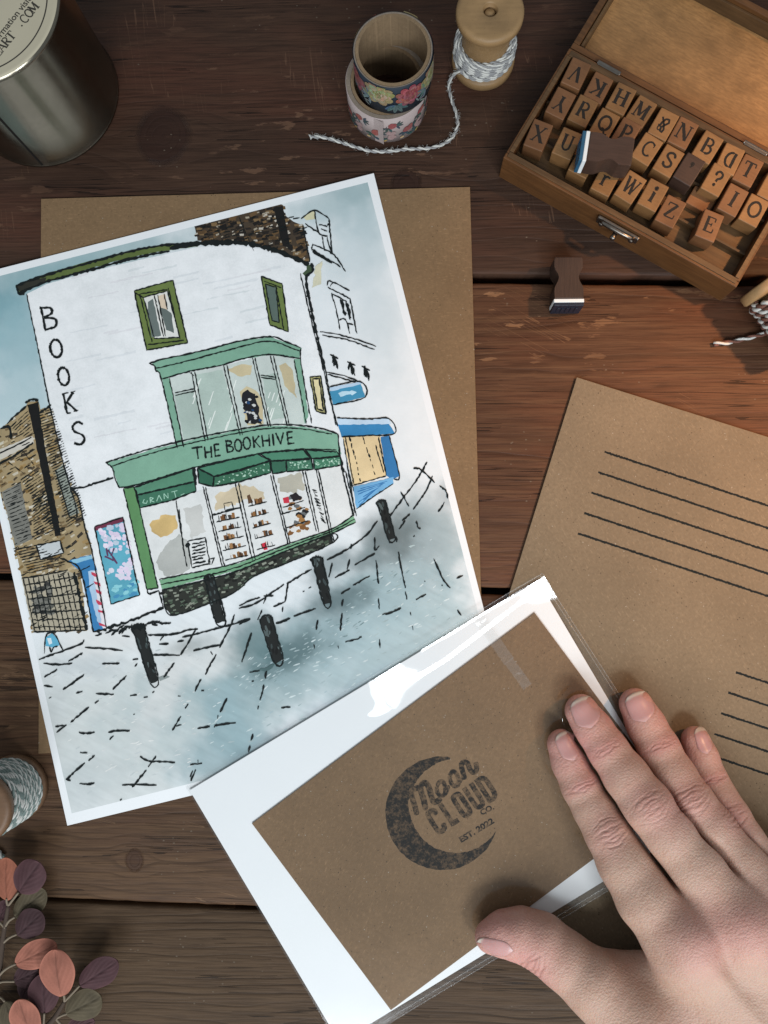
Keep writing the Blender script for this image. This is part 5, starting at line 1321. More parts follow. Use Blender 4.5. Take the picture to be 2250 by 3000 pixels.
# loose fibres standing off the strings
def fuzz(name, path, n, r, mat, parent, seed):
    r_ = random.Random(seed); V, Fc = [], []
    for k in range(n):
        i = r_.randrange(len(path) - 1)
        p = Vector(path[i]); t = (Vector(path[i + 1]) - p).normalized()
        d = Vector((r_.gauss(0, 1), r_.gauss(0, 1), abs(r_.gauss(0, 1)))).normalized()
        a = p + d * r * .9; b = a + (d * .6 + t * r_.uniform(-1, 1)).normalized() * r * r_.uniform(.5, 1.6); c_ = b + t * r * r_.uniform(-1, 1)
        v_, f_ = tube_arrays([a, b, c_], [.00004, .00003, .00002], 3); i0 = len(V); V += v_; Fc += [tuple(i0 + j for j in f) for f in f_]
    return under(link(name, mesh(name, V, Fc), mat), parent)
fuzz('loose_fibres', pth, 260, .80 * mm, m_tw_white, s1, 3)
# frayed tip
fz = []
q0 = P(*ZS(138, 886), 1.0)
for k in range(5):
    e = P(*ZS(118 + 4 * k, 872 + 8 * k), .5)
    v_, f_ = tube_arrays([q0, (q0 + e) / 2 + Vector((0, 0, .0003)), e], [.00035, .0003, .0001], 5); i0 = sum(len(a[0]) for a in fz); fz.append((v_, [tuple(i0 + j for j in f) for f in f_]))
under(link('frayed_tip', mesh('frayed_tip', sum((a[0] for a in fz), []), sum((a[1] for a in fz), [])), m_tw_white), s1)
b_ = P(50, 2304)
s2 = spool(Matrix.Translation((b_.x, b_.y, 0)), 'upright brown spool fully wound with green and white twine, left edge', [m_tw_white, m_tw_green], m_spool_d, 4.8, 23.0, 10.9, 1.6, 2, layers=2)
pth = smooth_path([tuple(P(x, y, z)) for x, y, z in ((-60, 2440, 9), (-40, 2470, 3), (-18, 2485, 1), (-4, 2496, 1), (9, 2512, 1))], 8)
under(twine_obj('loose_end', [pth], .8 * mm, 4 * mm, [m_tw_white, m_tw_green], None), s2)
# lying spool at the right edge
axd = Vector((.57, -.82, 0)).normalized()
fc = P(2266, 826, 12.0)
zax = axd; xax = Vector((0, 0, 1)); yax = zax.cross(xax)
M3 = Matrix(((xax.x, yax.x, zax.x, fc.x), (xax.y, yax.y, zax.y, fc.y), (xax.z, yax.z, zax.z, 11.65 * mm), (0, 0, 0, 1)))
s3 = spool(M3 @ Matrix.Translation((0, 0, -2 * mm)), 'spool of thick brown and white twine lying on its side at the right edge', [m_tw_white, m_tw_brown], m_spool, 4.9, 23, 10.3, .8, 3, R=11.6, dz=2.1, rt=1.15, layers=2, core=7.5, pitch=5.5)
pth = smooth_path([tuple(P(*ZG(x, y), z)) for x, y, z in ((1660, 500, 3), (1630, 515, 1.6), (1560, 532, 1.0), (1480, 553, 1.0), (1420, 562, 1.0), (1366, 568, 1.1))], 8)
under(twine_obj('loose_end', [pth], .85 * mm, 8.5 * mm, [m_tw_white, m_tw_brown], None), s3)

# ================================================================ patterned paper tapes
m_core = kraft('tape_core_card', (.215, .145, .084), 6, fleck=.3)
m_edge = kraft('tape_edge_paper', (.225, .180, .142), 7, fleck=.3)
def tape_face(name, a, b):
    m = Mat(name); v = m.coord()
    n_ = m.noise(v, 250, 4, .6)
    return m.fin(m.mix(n_, a, b), .55, Specular_IOR_Level=.25)
m_navy = tape_face('navy_tape', (.012, .018, .028, 1), (.022, .032, .045, 1))
m_pink = tape_face('pink_tape', (.32, .25, .235, 1), (.42, .35, .335, 1))
mdc = Mat('tape_print'); at = mdc.n('Attribute', attribute_name='Col').outputs['Color']
n_ = mdc.noise(mdc.coord(), 900, 3, .6)
m_decal = mdc.fin(mdc.mix(mdc.n('MapRange', {0: n_, 1: .3, 2: .7, 3: .35, 4: 0}).outputs[0], at, mdc.mix(1.0, at, at, 'MULTIPLY')), .5)
def roll(label, c, z0, Ro, Ri, hgt, face, motif, seed):
    root = empty('tape_roll', Matrix.Translation((c.x, c.y, z0 * mm)))
    tag(root, label, 'tape', 'rolls of patterned tape')
    n = 96
    link('core_ring', lathe('core_ring', [(Ri, hgt - .02), (Ri, .02), (Ri + 1.1, .02), (Ri + 1.1, hgt - .02), (Ri, hgt - .02)], n), m_core, root)
    link('wound_edge', lathe('wound_edge', [(Ri + 1.12, .05), (Ro - .05, .05), (Ro - .05, hgt - .12), (Ri + 1.3, hgt - .05), (Ri + 1.12, hgt - .3)], n), m_edge, root)
    link('printed_face', lathe('printed_face', [(Ro - .2, .02), (Ro, .06), (Ro, hgt - .06), (Ro - .2, hgt)], n), face, root, smooth=True)
    V, Fc, Cc = [], [], []
    lay_ = [0]
    def petal(s, z, L, W, ang, col, pointed=.0):
        """a printed petal at arc s (mm), height z, wrapped on the roll"""
        lay_[0] += 1
        rad = Ro + .012 + .0012 * lay_[0]
        i0 = len(V); nn_ = 10
        for k in range(nn_):
            a = 2 * math.pi * k / nn_
            x = math.cos(a) * L / 2; y = math.sin(a) * W / 2 * (1 - pointed * abs(math.cos(a)) ** 3)
            ss = s + x * math.cos(ang) - y * math.sin(ang); zz = z + x * math.sin(ang) + y * math.cos(ang)
            zz = min(max(zz, .1), hgt - .1)
            th = -math.pi / 2 + ss / Ro
            V.append((rad * math.cos(th) * mm, rad * math.sin(th) * mm, zz * mm)); Cc.append(tuple(col) + (1,))
        Fc.append(tuple(range(i0, i0 + nn_)))
    motif(petal, Ro, random.Random(seed), hgt)
    me = mesh('printed_flowers', V, Fc); colour_attr(me, Cc)
    link('printed_flowers', me, m_decal, root)
    return root
def peony(petal, s, z, r, cols, rn):
    for ring, (n, q, L) in enumerate(((9, 1.0, .62), (8, .72, .58), (6, .45, .5), (4, .2, .4))):
        for k in range(n):
            a = 2 * math.pi * k / n + ring * .5 + rn.uniform(-.2, .2)
            petal(s + math.cos(a) * r * q * .75, z + math.sin(a) * r * q * .75, r * L * 1.25, r * L * .95, a + rn.uniform(-.4, .4), tuple(c_ * rn.uniform(.7, 1.15) for c_ in cols[ring % len(cols)]))
def leafs(petal, s, z, n, L, a0, a1, col, rn, wid=.3):
    for k in range(n):
        a = a0 + (a1 - a0) * k / max(1, n - 1) + rn.uniform(-.12, .12)
        petal(s + math.cos(a) * L * .6, z + math.sin(a) * L * .6, L, L * wid, a, tuple(c_ * rn.uniform(.75, 1.2) for c_ in col), .5)
        petal(s + math.cos(a) * L * .6, z + math.sin(a) * L * .6, L * .9, L * .03, a, tuple(c_ * .5 for c_ in col))
def motif_navy(petal, Ro, rn, h):
    teal, pale = (.075, .14, .15), (.22, .28, .28)
    for s0 in np.arange(-42, 43, 21.0):
        leafs(petal, s0 + 1.0, 6.0, 6, 4.6, -2.6, -.2, teal, rn, .36)
        leafs(petal, s0 + 1.5, 8.0, 4, 3.6, -.6, 1.2, pale, rn, .25)
        leafs(petal, s0 - 8.5, 7.0, 5, 4.0, 2.0, 4.6, (.13, .20, .20), rn, .28)
        peony(petal, s0 - 5.2, 10.4, 5.2, ((.26, .22, .11), (.33, .29, .17), (.38, .34, .22), (.22, .17, .07)), rn)
        peony(petal, s0 + 5.8, 9.4, 4.7, ((.27, .085, .085), (.33, .13, .13), (.23, .06, .065)), rn)
        leafs(petal, s0 + 12.2, 6.5, 5, 3.4, .2, 2.6, (.30, .30, .27), rn, .3)
        leafs(petal, s0 + 9.5, 3.0, 4, 2.8, -.5, 2.0, (.24, .27, .25), rn, .22)
def motif_pink(petal, Ro, rn, h):
    for s0 in np.arange(-42, 46, 12.5):
        for dx, zz, rr_ in ((0, 6.2, 2.3), (6.3, 10.8, 1.9)):
            for k in range(5): petal(s0 + dx + rn.uniform(-1, 1) * .8, zz + rn.uniform(-.6, .6), rr_ * 1.5, rr_ * 1.1, rn.uniform(0, 3), (.32 * rn.uniform(.85, 1.1), .10 * rn.uniform(.8, 1.2), .09))
            leafs(petal, s0 + dx + 1.6, zz - .2, 4, 2.6, -1.0, 1.0, (.06, .10, .10), rn, .32)
            leafs(petal, s0 + dx - 1.2, zz - 1.2, 3, 2.4, 3.4, 5.2, (.06, .10, .10), rn, .4)
        leafs(petal, s0 + 2.2, 1.6, 3, 2.6, .5, 2.6, (.05, .10, .10), rn, .5)
        petal(s0 + 3.8, 1.6, 1.8, .9, .8, (.42, .28, .10)); petal(s0 - 2.5, 2.3, 1.7, 1.2, .3, (.50, .36, .20))
        for k in range(5): petal(s0 + 5 + rn.uniform(-2, 2), 4.6 + rn.uniform(-2, 2), 2.6, 2.0, rn.uniform(0, 3), (.38, .26, .25))
        leafs(petal, s0 + 4.3, 9.0, 3, 1.5, .6, 2.5, (.12, .10, .10), rn, .25)
cl_ = P(1135, 307)
r1 = roll('pale pink tape roll with coral flowers, under the navy one', cl_, 0.05, 14.55, 11.6, 15.0, m_pink, motif_pink, 3)
cu_ = P(1151, 146, 30)
r2 = roll('navy tape roll with yellow and pink peonies, stacked on the pink roll', cu_, 15.1, 13.5, 11.6, 15.0, m_navy, motif_navy, 4)
# the pink roll's cut end, lifting a little
V, Fc = [], []
for i in range(7):
    for j in range(9):
        t, s = i / 6, j / 8
        th = -math.pi / 2 + (-4.6 + 3.4 * t + (1.5 * s if i == 6 else 0) * 0) / 14.55
        wob = 14.6 + .9 * t * t
        V.append((wob * math.cos(th) * mm, wob * math.sin(th) * mm, (.15 + 14.6 * s) * mm))
for i in range(6):
    for j in range(8):
        a = i * 9 + j; Fc.append((a, a + 9, a + 10, a + 1))
link('lifted_end', mesh('lifted_end', V, Fc), m_pink, r1, smooth=True)
V, Fc = [], []
for i in range(9):
    for j in range(4):
        t = i / 8
        th = .15 + .30 * t
        wob = 13.6 + 1.2 * t * t
        V.append((wob * math.cos(th) * mm, wob * math.sin(th) * mm, (4 + 10.8 * j / 3) * mm))
for i in range(8):
    for j in range(3):
        a = i * 4 + j; Fc.append((a, a + 4, a + 5, a + 1))
m_clearish = Mat('tape_backing').fin((.10, .09, .08, 1), .4)
link('lifted_end', mesh('lifted_end', V, Fc), m_clearish, r2, smooth=True)

# ================================================================ tin
mtn = Mat('dark_tin')
v = mtn.coord()
n_ = mtn.noise(v, 60, 5, .65); n2 = mtn.noise(mtn.coord((1, 1, 8)), 400, 3, .6)
m_tin = mtn.fin(mtn.mix(n_, (.175, .155, .120, 1), (.27, .24, .19, 1)), mtn.n('MapRange', {0: n2, 1: .3, 2: .7, 3: .16, 4: .25}).outputs[0], mtn.bump(n_, .03, .0004), Metallic=1.0)
mlb = Mat('cream_label'); v = mlb.coord()
m_label = mlb.fin(mlb.mix(mlb.noise(v, 60, 4, .6), (.40, .35, .25, 1), (.46, .41, .30, 1)), .6)
m_pr = Mat('label_print').fin((.03, .025, .018, 1), .7)
m_seam = Mat('tin_seam').fin((.02, .018, .016, 1), .6, Metallic=.6)
b_ = P(129, 276)
RT, HT = 28.4, 50.0
tin = empty('tin', Matrix.Translation((b_.x, b_.y, 0)))
tag(tin, 'round dark metal tin with a cream printed lid, top left', 'tin')
link('body', lathe('body', [(0, .05), (RT + .1, .05), (RT + .45, .5), (RT + .35, 1.1), (RT - .1, 1.5), (RT - .1, HT - 1.5), (RT - .4, HT - .6), (RT - 1.0, HT - .1)], 128), m_tin, tin, smooth=True)
ld = link('lid', lathe('lid', [(RT - .9, HT - .3), (RT - .7, HT), (RT - 1.2, HT + .25), (RT - 1.6, HT + .30), (0, HT + .30)], 128), m_label, tin, smooth=False)
link('label_ring', mesh('label_ring', [((RT - a) * math.cos(t) * mm, (RT - a) * math.sin(t) * mm, (HT + .306) * mm) for t in np.linspace(0, 2 * math.pi, 121)[:-1] for a in (3.6, 4.05)], [((2 * i), (2 * i + 1), (2 * ((i + 1) % 120) + 1), (2 * ((i + 1) % 120))) for i in range(120)]), m_pr, ld)
sa = math.atan2(-(510 - 276), 135 - 129)
link('seam', mesh('seam', [((RT + dr) * math.cos(sa + da) * mm, (RT + dr) * math.sin(sa + da) * mm, z * mm) for z in (.8, HT - 1.2) for da, dr in ((-.016, -.12), (-.012, .18), (.012, .18), (.016, -.12))], [(0, 1, 5, 4), (1, 2, 6, 5), (2, 3, 7, 6)]), m_seam, tin)
put_text('information visit', 62, 146, ZK, HT + .31, 3.05, math.radians(53), m_pr, tin, .05, 'label_text')
cum = 0
for k_, ch in enumerate('EART .COM'):
    t_ = -.08 + k_ * .128
    if ch == ' ': continue
    zx, zy = 0 + 228 * t_, 318 - 285 * t_
    if ch == '.':
        me_ = prism('label_text', [(.0003 * math.cos(a) , .0003 * math.sin(a)) for a in np.linspace(0, 2 * math.pi, 9)[:-1]], 0, .005)
        zx, zy = zx + 14, zy + 8
    else:
        me_ = glyph_mesh(ch, 2.45 if ch != 'M' else 2.9, 2.95, 0, k_)
    o = link('label_text', me_, m_pr)
    o.matrix_world = Matrix.Translation(P(*ZK(zx, zy), HT + .312)) @ Matrix.Rotation(math.radians(51), 4, 'Z')
    under(o, tin)

# ================================================================ sprigs of dyed leaves
def leaf_mat(name, col, seed):
    m = Mat(name); v = m.coord()
    n_ = m.noise(v, 160, 4, .6); w_ = m.noise(v, 1800, 3, .7)
    c = m.mix(n_, tuple(x * .74 for x in col), tuple(x * 1.2 for x in col))
    c = m.mix(m.n('MapRange', {0: w_, 1: .4, 2: .7, 3: 0, 4: .3}).outputs[0], c, tuple(x * .6 for x in col))
    c = m.mix(1.0, c, m.n('Attribute', attribute_name='Col').outputs['Color'], 'MULTIPLY')
    return m.fin(c, .75, m.bump(w_, .3, .0002), Specular_IOR_Level=.2)
LM = {'coral': leaf_mat('leaf_coral', (.315, .118, .080), 1), 'rust': leaf_mat('leaf_rust', (.255, .088, .052), 2), 'plum': leaf_mat('leaf_plum', (.072, .033, .036), 3), 'olive': leaf_mat('leaf_olive', (.090, .070, .042), 4), 'dark': leaf_mat('leaf_dark_plum', (.050, .024, .026), 5)}
m_stem = twine_mat('stem_brown', (.050, .036, .028, 1), (.085, .060, .046, 1))
m_stalk = twine_mat('stalk_pale', (.16, .125, .090, 1), (.24, .19, .14, 1))
def leaf(base, tip, wz, z0, z1, mat, parent, seed, cup=1.0, round_=.5):
    """a cupped oval leaf from its base to its tip (photo points), width in photo px"""
    a, b = P(*base, z0), P(*tip, z1)
    d = b - a; L = d.length; d.normalize()
    sd = d.cross(Vector((0, 0, 1))).normalized(); nrm = sd.cross(d)
    W = wz * .3843 * .119 * mm
    r_ = random.Random(seed)
    ph = r_.uniform(0, 6)
    nl, nw = 44, 28
    V, Fc, Cl = [], [], []
    for i in range(nl + 1):
        t = .5 - .5 * math.cos(math.pi * (i / nl))
        prof = 2 * math.sqrt(max(0, t * (1 - t))) * (1 + .10 * (2 * t - 1)) * (1 - .10 * (2 * t - 1) ** 4)
        hw = W / 2 * prof * (1 + .03 * math.sin(9 * t + ph))
        for j in range(nw + 1):
            s = 2 * j / nw - 1
            vein = -.20 * math.exp(-(s / .06) ** 2) * math.sin(math.pi * t) ** .5
            side = .075 * math.sin((abs(s) * .8 - t) * 26 + (1 if s > 0 else 0)) * (1 - abs(s)) ** .7 * math.sin(math.pi * t)
            hgt = (cup * (.055 * (1 - s * s) * math.sin(math.pi * t) - .03 * (2 * t - 1) ** 2) + .026 * math.sin(3.1 * s + ph + 4 * t) * abs(s)) * W
            p = a + d * (L * t) + sd * (hw * s) + nrm * (hgt + (vein + side) * mm * 1.6)
            V.append(p)
            vn = max(math.exp(-(s / .05) ** 2), .55 * max(0, math.sin((abs(s) * .8 - t) * 26 + (1 if s > 0 else 0))) ** 6 * (1 - abs(s)))
            rim_ = max(0, (max(abs(s), abs(2 * t - 1)) - .86) / .14)
            k_ = (1 - .34 * vn) * (1 + .30 * rim_) * (1 + .35 * (float(vnoise(t * 5 + seed, s * 2.2 + seed * 3)) - .5))
            Cl.append((k_, k_, k_, 1))
    for i in range(nl):
        for j in range(nw):
            q_ = i * (nw + 1) + j
            Fc.append((q_, q_ + nw + 1, q_ + nw + 2, q_ + 1))
    n0 = len(V)
    V += [p - nrm * .00016 for p in V]
    Fc += [tuple(n0 + k for k in reversed(f)) for f in Fc]
    me_ = mesh('leaf', V, Fc); colour_attr(me_, Cl + Cl)
    return under(link('leaf', me_, mat, smooth=True), parent)
def stem(pts, r0, r1, mat, parent, name='stem', per=6):
    q_ = smooth_path([tuple(P(x, y, z)) for x, y, z in pts], per)
    return under(link(name, tube(name, q_, list(np.linspace(r0, r1, len(q_)) * mm), 8), mat, smooth=True), parent)
def J(x, y): return ZJ(x, y)
sp1 = empty('leaf_sprig', Matrix.Translation(P(*J(-20, 1900))))
tag(sp1, 'sprig of plum and rust round leaves, lower left edge', 'sprig', 'sprigs of dyed leaves')
def JJ(*a): return [(ZJ(x, y)[0], ZJ(x, y)[1], z) for x, y, z in a]
stem(JJ((62, 1310, 7), (45, 1420, 6), (22, 1560, 5), (8, 1680, 4), (-15, 1850, 3.5), (-60, 2050, 3)), .62, 1.25, m_stem, sp1)
for pts in (((62, 1310, 7), (95, 1268, 7.5), (140, 1210, 8.5)), ((60, 1310, 7), (52, 1280, 7.2), (50, 1255, 7.5)), ((42, 1465, 6), (70, 1425, 6.2), (112, 1398, 6.4)), ((28, 1590, 5), (70, 1555, 5.2), (128, 1528, 5.6)), ((-8, 1845, 4), (30, 1805, 5.2), (80, 1772, 6.4), (120, 1756, 7)), ((-30, 1910, 3.6), (20, 1890, 4), (110, 1888, 4.6)), ((-40, 2010, 3.2), (5, 2010, 4), (35, 2040, 5)), ((40, 1480, 6), (20, 1460, 6), (-10, 1430, 6))):
    stem(JJ(*pts), .42, .36, m_stalk, sp1, 'leaf_stalk')
leaf(J(48, 1275), J(45, 945), 205, 7.5, 9.5, LM['rust'], sp1, 1, 1.0, .46)
leaf(J(140, 1208), J(300, 985), 245, 8.8, 11.0, LM['plum'], sp1, 2, 1.0, .42)
leaf(J(108, 1400), J(345, 1195), 195, 5.0, 6.0, LM['olive'], sp1, 3, .8, .44)
leaf(J(130, 1540), J(320, 1365), 215, 6.4, 7.4, LM['dark'], sp1, 4, .8, .42)
leaf(J(115, 1758), J(425, 1610), 200, 7.0, 8.5, LM['coral'], sp1, 5, 1.0, .50)
leaf(J(108, 1890), J(290, 1810), 170, 3.6, 3.4, LM['dark'], sp1, 6, .7, .45)
leaf(J(40, 2045), J(120, 2260), 170, 4, 4, LM['olive'], sp1, 7, .8, .45)
leaf(J(-5, 1430), J(40, 1270), 110, 5, 4.5, LM['plum'], sp1, 8, .7, .45)
leaf(J(-60, 2080), J(60, 2230), 120, 3, 3, LM['olive'], sp1, 9, .7, .45)
sp2 = empty('leaf_sprig', Matrix.Translation(P(*J(370, 2300))))
tag(sp2, 'sprig with coral front leaf, plum and olive leaves, bottom left corner', 'sprig', 'sprigs of dyed leaves')
stem(JJ((492, 2040, 6), (460, 2095, 5.5), (420, 2160, 5), (360, 2230, 4), (250, 2360, 3)), .6, 1.2, m_stem, sp2)
for pts in (((492, 2040, 6), (545, 1985, 6.5), (606, 1920, 7.5)), ((492, 2040, 6), (490, 2005, 7.5), (480, 1965, 9.5)), ((428, 2170, 5), (470, 2148, 5.4), (515, 2133, 6)), ((332, 2240, 4), (334, 2190, 4.6), (338, 2130, 5.5)), ((420, 2165, 5), (480, 2230, 4.5), (520, 2250, 4))):
    stem(JJ(*pts), .42, .36, m_stalk, sp2, 'leaf_stalk')
leaf(J(338, 2135), J(335, 1830), 240, 5.5, 5.0, LM['plum'], sp2, 11, .9, .44)
leaf(J(465, 2008), J(415, 1650), 258, 10.5, 12.5, LM['coral'], sp2, 12, 1.0, .46)
leaf(J(604, 1925), J(895, 1735), 205, 7.5, 9.0, LM['plum'], sp2, 13, 1.0, .50)
leaf(J(500, 2140), J(770, 2005), 225, 6.4, 7.6, LM['olive'], sp2, 14, .9, .42)
leaf(J(510, 2248), J(720, 2190), 130, 4, 4.6, LM['plum'], sp2, 15, .7, .45)
leaf(J(255, 2330), J(140, 2030), 225, 6, 8, LM['coral'], sp2, 16, .9, .46)
leaf(J(170, 2020), J(240, 1860), 150, 3, 3.2, LM['dark'], sp2, 17, .6, .45)
# ================================================================ the hand
def smin(a, b, k):
    h = np.clip(.5 + .5 * (b - a) / k, 0, 1)
    return b + (a - b) * h - k * h * (1 - h)
def round_cone(Q, a, b, r1, r2):
    a, b = np.asarray(a, float), np.asarray(b, float)
    ba = b - a; L2 = ba @ ba
    pa_ = Q - a
    h = np.clip((pa_ @ ba) / L2, 0, 1)
    return np.linalg.norm(pa_ - h[..., None] * ba, axis=-1) - (r1 + (r2 - r1) * h)
def hp(zx, zy, z): 
    p = P(*ZH(zx, zy), z) * 1000
    return np.array(p)
chains = {
 'index': [(548, 425, 8.2, 5.2), (590, 530, 9.2, 6.0), (650, 655, 11.5, 6.5), (722, 780, 14.0, 6.8), (795, 895, 16.5, 7.7), (885, 1060, 19.5, 8.8), (1010, 1260, 23.0, 9.8), (1225, 1500, 26.5, 11.8)],
 'middle': [(652, 245, 8.6, 5.7), (712, 345, 10.0, 6.6), (788, 455, 12.8, 6.9), (890, 600, 16.2, 7.6), (1008, 758, 19.8, 8.5), (1120, 905, 22.0, 8.7), (1270, 1085, 24.5, 9.4), (1540, 1425, 28.5, 12.0)],
 'ring': [(945, 212, 6.6, 5.7), (1000, 320, 8.0, 6.4), (1068, 445, 10.6, 6.7), (1150, 600, 14.2, 7.2), (1228, 738, 17.4, 8.0), (1340, 890, 20.0, 8.2), (1500, 1080, 22.5, 8.8), (1760, 1400, 26.0, 11.5)],
 'little': [(1268, 405, 5.8, 4.9), (1300, 500, 6.8, 5.5), (1345, 620, 8.8, 5.7), (1392, 715, 11.0, 6.0), (1445, 815, 13.2, 6.7), (1520, 945, 16.0, 6.9), (1640, 1120, 18.6, 7.6), (1870, 1390, 22.0, 10.5)],
 'thumb': [(160, 1462, 8.8, 5.3), (235, 1448, 10.0, 7.1), (330, 1452, 11.0, 8.3), (430, 1490, 12.0, 8.9), (560, 1590, 14.0, 9.1), (720, 1715, 16.5, 10.4), (960, 1930, 19.0, 13.5), (1330, 2260, 21.0, 17.0)],
}
palm = [((1225, 1500, 25.5, 11.5), (2050, 2480, 27, 16)), ((1540, 1425, 27.0, 11.5), (2180, 2380, 29, 16)), ((1760, 1400, 24.5, 11.0), (2320, 2320, 27, 16)), ((1870, 1390, 20.5, 10.5), (2420, 2280, 23, 14)),
        ((1330, 2260, 21, 16), (2050, 2480, 25, 16)), ((1300, 1750, 19.5, 11), (1700, 2150, 22, 15)), ((850, 1640, 13.0, 5.6), (1180, 1700, 18.0, 9.0)), ((960, 1900, 18, 10), (1400, 1950, 21, 13)),
        ((2180, 2380, 28, 18), (2900, 3200, 34, 20)), ((2050, 2500, 27, 16), (2700, 3350, 34, 19)),
        ((1270, 1330, 22, 7), (1540, 1290, 24, 7)), ((1540, 1290, 24, 7), (1760, 1260, 22, 7)), ((1760, 1270, 21, 7), (1880, 1280, 18, 6))]
# knuckle bumps on the back of the hand
bumps = [((1245, 1480, 33.0), 5.5), ((1540, 1415, 35.5), 5.5), ((1765, 1395, 32.0), 5.0)]
lo = np.array(hp(60, 1500, 0)); 
xs0, xs1 = hp(40, 1500, 10)[0] - 3, 170.0
ys0, ys1 = -205.0, hp(900, 100, 10)[1] + 3
VX = .52
gx = np.arange(xs0, xs1, VX); gy = np.arange(ys0, ys1, VX); gz = np.arange(1.0, 50.0, VX)
shape = (len(gx), len(gy), len(gz))
D = np.full(shape, 30.0, np.float32)
def box_of(pts, pad):
    a = np.array([p[:3] for p in pts]); r = max(p[3] for p in pts) + pad
    l, h_ = a.min(0) - r, a.max(0) + r
    s = []
    for g, l_, u_ in zip((gx, gy, gz), l, h_):
        i0, i1 = np.searchsorted(g, l_), np.searchsorted(g, u_)
        s.append(slice(max(0, i0), max(0, i1)))
    return tuple(s)
def grid(s):
    G = np.meshgrid(gx[s[0]], gy[s[1]], gz[s[2]], indexing='ij')
    return np.stack(G, -1)
def chain_sdf(ch, k=2.0):
    d = np.full(shape, 30.0, np.float32)
    pts = [tuple(hp(*c[:3])) + (c[3],) for c in ch]
    for p, q in zip(pts[:-1], pts[1:]):
        s = box_of([p, q], 9)
        if any(x.stop <= x.start for x in s): continue
        d[s] = smin(d[s], round_cone(grid(s), p[:3], q[:3], p[3], q[3]), k)
    return d, pts
joints = {}
fd = {}
for nm, ch in chains.items():
    fd[nm], joints[nm] = chain_sdf(ch)
    # flatten the pads that rest on the paper
    floor_ = 3.05 if nm in ('index', 'middle', 'thumb') else 1.28
    Zg = gz[None, None, :]
    fd[nm] = smin(fd[nm], fd[nm], .01) if False else -smin(-fd[nm], (Zg - floor_).astype(np.float32), 1.5) if False else np.maximum(fd[nm], (floor_ - Zg))
def groove(a, b):
    near = np.exp(-((a - b) / 1.5) ** 2) * np.exp(-(np.minimum(a, b) / 3.0) ** 2)
    return (1.25 * near).astype(np.float32)
cut = {k: v_.copy() for k, v_ in fd.items()}
for a, b in (('index', 'middle'), ('middle', 'ring'), ('ring', 'little')):
    half = (fd[a] - fd[b]) * .5
    cut[a] = -smin(-cut[a], -(half + .62), .7); cut[b] = -smin(-cut[b], -(-half + .62), .7)   # neighbouring fingers press flat against each other
F_ = np.minimum(np.minimum(cut['index'], cut['middle']), np.minimum(cut['ring'], cut['little'])).astype(np.float32)
Pd = np.full(shape, 30.0, np.float32)
for a, b in palm:
    p, q = tuple(hp(*a[:3])) + (a[3],), tuple(hp(*b[:3])) + (b[3],)
    s = box_of([p, q], 14)
    if any(x.stop <= x.start for x in s): continue
    Pd[s] = smin(Pd[s], round_cone(grid(s), p[:3], q[:3], p[3], q[3]), 7.0)
D = smin(F_, Pd, 6.5)
D = smin(D, fd['thumb'], 4.0)
for c_, r_ in bumps:
    p = tuple(hp(*c_)) + (r_,)
    s = box_of([p], 12)
    G = grid(s)
    D[s] = smin(D[s], np.linalg.norm(G - np.array(p[:3]), axis=-1) - r_, 7.0)
# light smoothing
for ax in range(3):
    D[1:-1] if False else None
    A_ = np.swapaxes(D, 0, ax); A_[1:-1] = .25 * A_[:-2] + .5 * A_[1:-1] + .25 * A_[2:]
def surface_nets(D, org, vx):
    S = D < 0
    nx, ny, nz = D.shape
    c = np.zeros((nx - 1, ny - 1, nz - 1), np.int8)
    corners = [(i, j, k) for i in (0, 1) for j in (0, 1) for k in (0, 1)]
    for i, j, k in corners:
        c += S[i:nx - 1 + i, j:ny - 1 + j, k:nz - 1 + k]
    act = (c > 0) & (c < 8)
    ids = np.full(act.shape, -1, np.int64)
    ii = np.argwhere(act)
    ids[act] = np.arange(len(ii))
    acc = np.zeros((len(ii), 3)); cnt = np.zeros(len(ii))
    for a in corners:
        for ax in range(3):
            if a[ax]: continue
            b = list(a); b[ax] = 1
            da = D[ii[:, 0] + a[0], ii[:, 1] + a[1], ii[:, 2] + a[2]]; db = D[ii[:, 0] + b[0], ii[:, 1] + b[1], ii[:, 2] + b[2]]
            m_ = (da < 0) != (db < 0)
            t = da[m_] / (da[m_] - db[m_])
            p = np.tile(np.array(a, float), (m_.sum(), 1)); p[:, ax] += t
            acc[m_] += p; cnt[m_] += 1
    V = (ii + acc / cnt[:, None]) * vx + org
    Q = []
    for ax in range(3):
        sl0 = [slice(None)] * 3; sl1 = [slice(None)] * 3
        sl0[ax] = slice(0, -1); sl1[ax] = slice(1, None)
        cr = S[tuple(sl0)] != S[tuple(sl1)]
        e = np.argwhere(cr)
        o1, o2 = [(1, 2), (2, 0), (0, 1)][ax]
        ok = (e[:, o1] > 0) & (e[:, o2] > 0) & (e[:, o1] < D.shape[o1] - 1) & (e[:, o2] < D.shape[o2] - 1)
        e = e[ok]
        def cell(d1, d2):
            q = e.copy(); q[:, o1] -= d1; q[:, o2] -= d2
            return ids[q[:, 0], q[:, 1], q[:, 2]]
        quad = np.stack([cell(1, 1), cell(0, 1), cell(0, 0), cell(1, 0)], 1)
        flip = ~S[e[:, 0], e[:, 1], e[:, 2]]
        quad[flip] = quad[flip][:, ::-1]
        Q.append(quad)
    Q = np.concatenate(Q)
    Q = Q[(Q >= 0).all(1)]
    return V, Q
V, Q = surface_nets(D, np.array((gx[0], gy[0], gz[0])), VX)
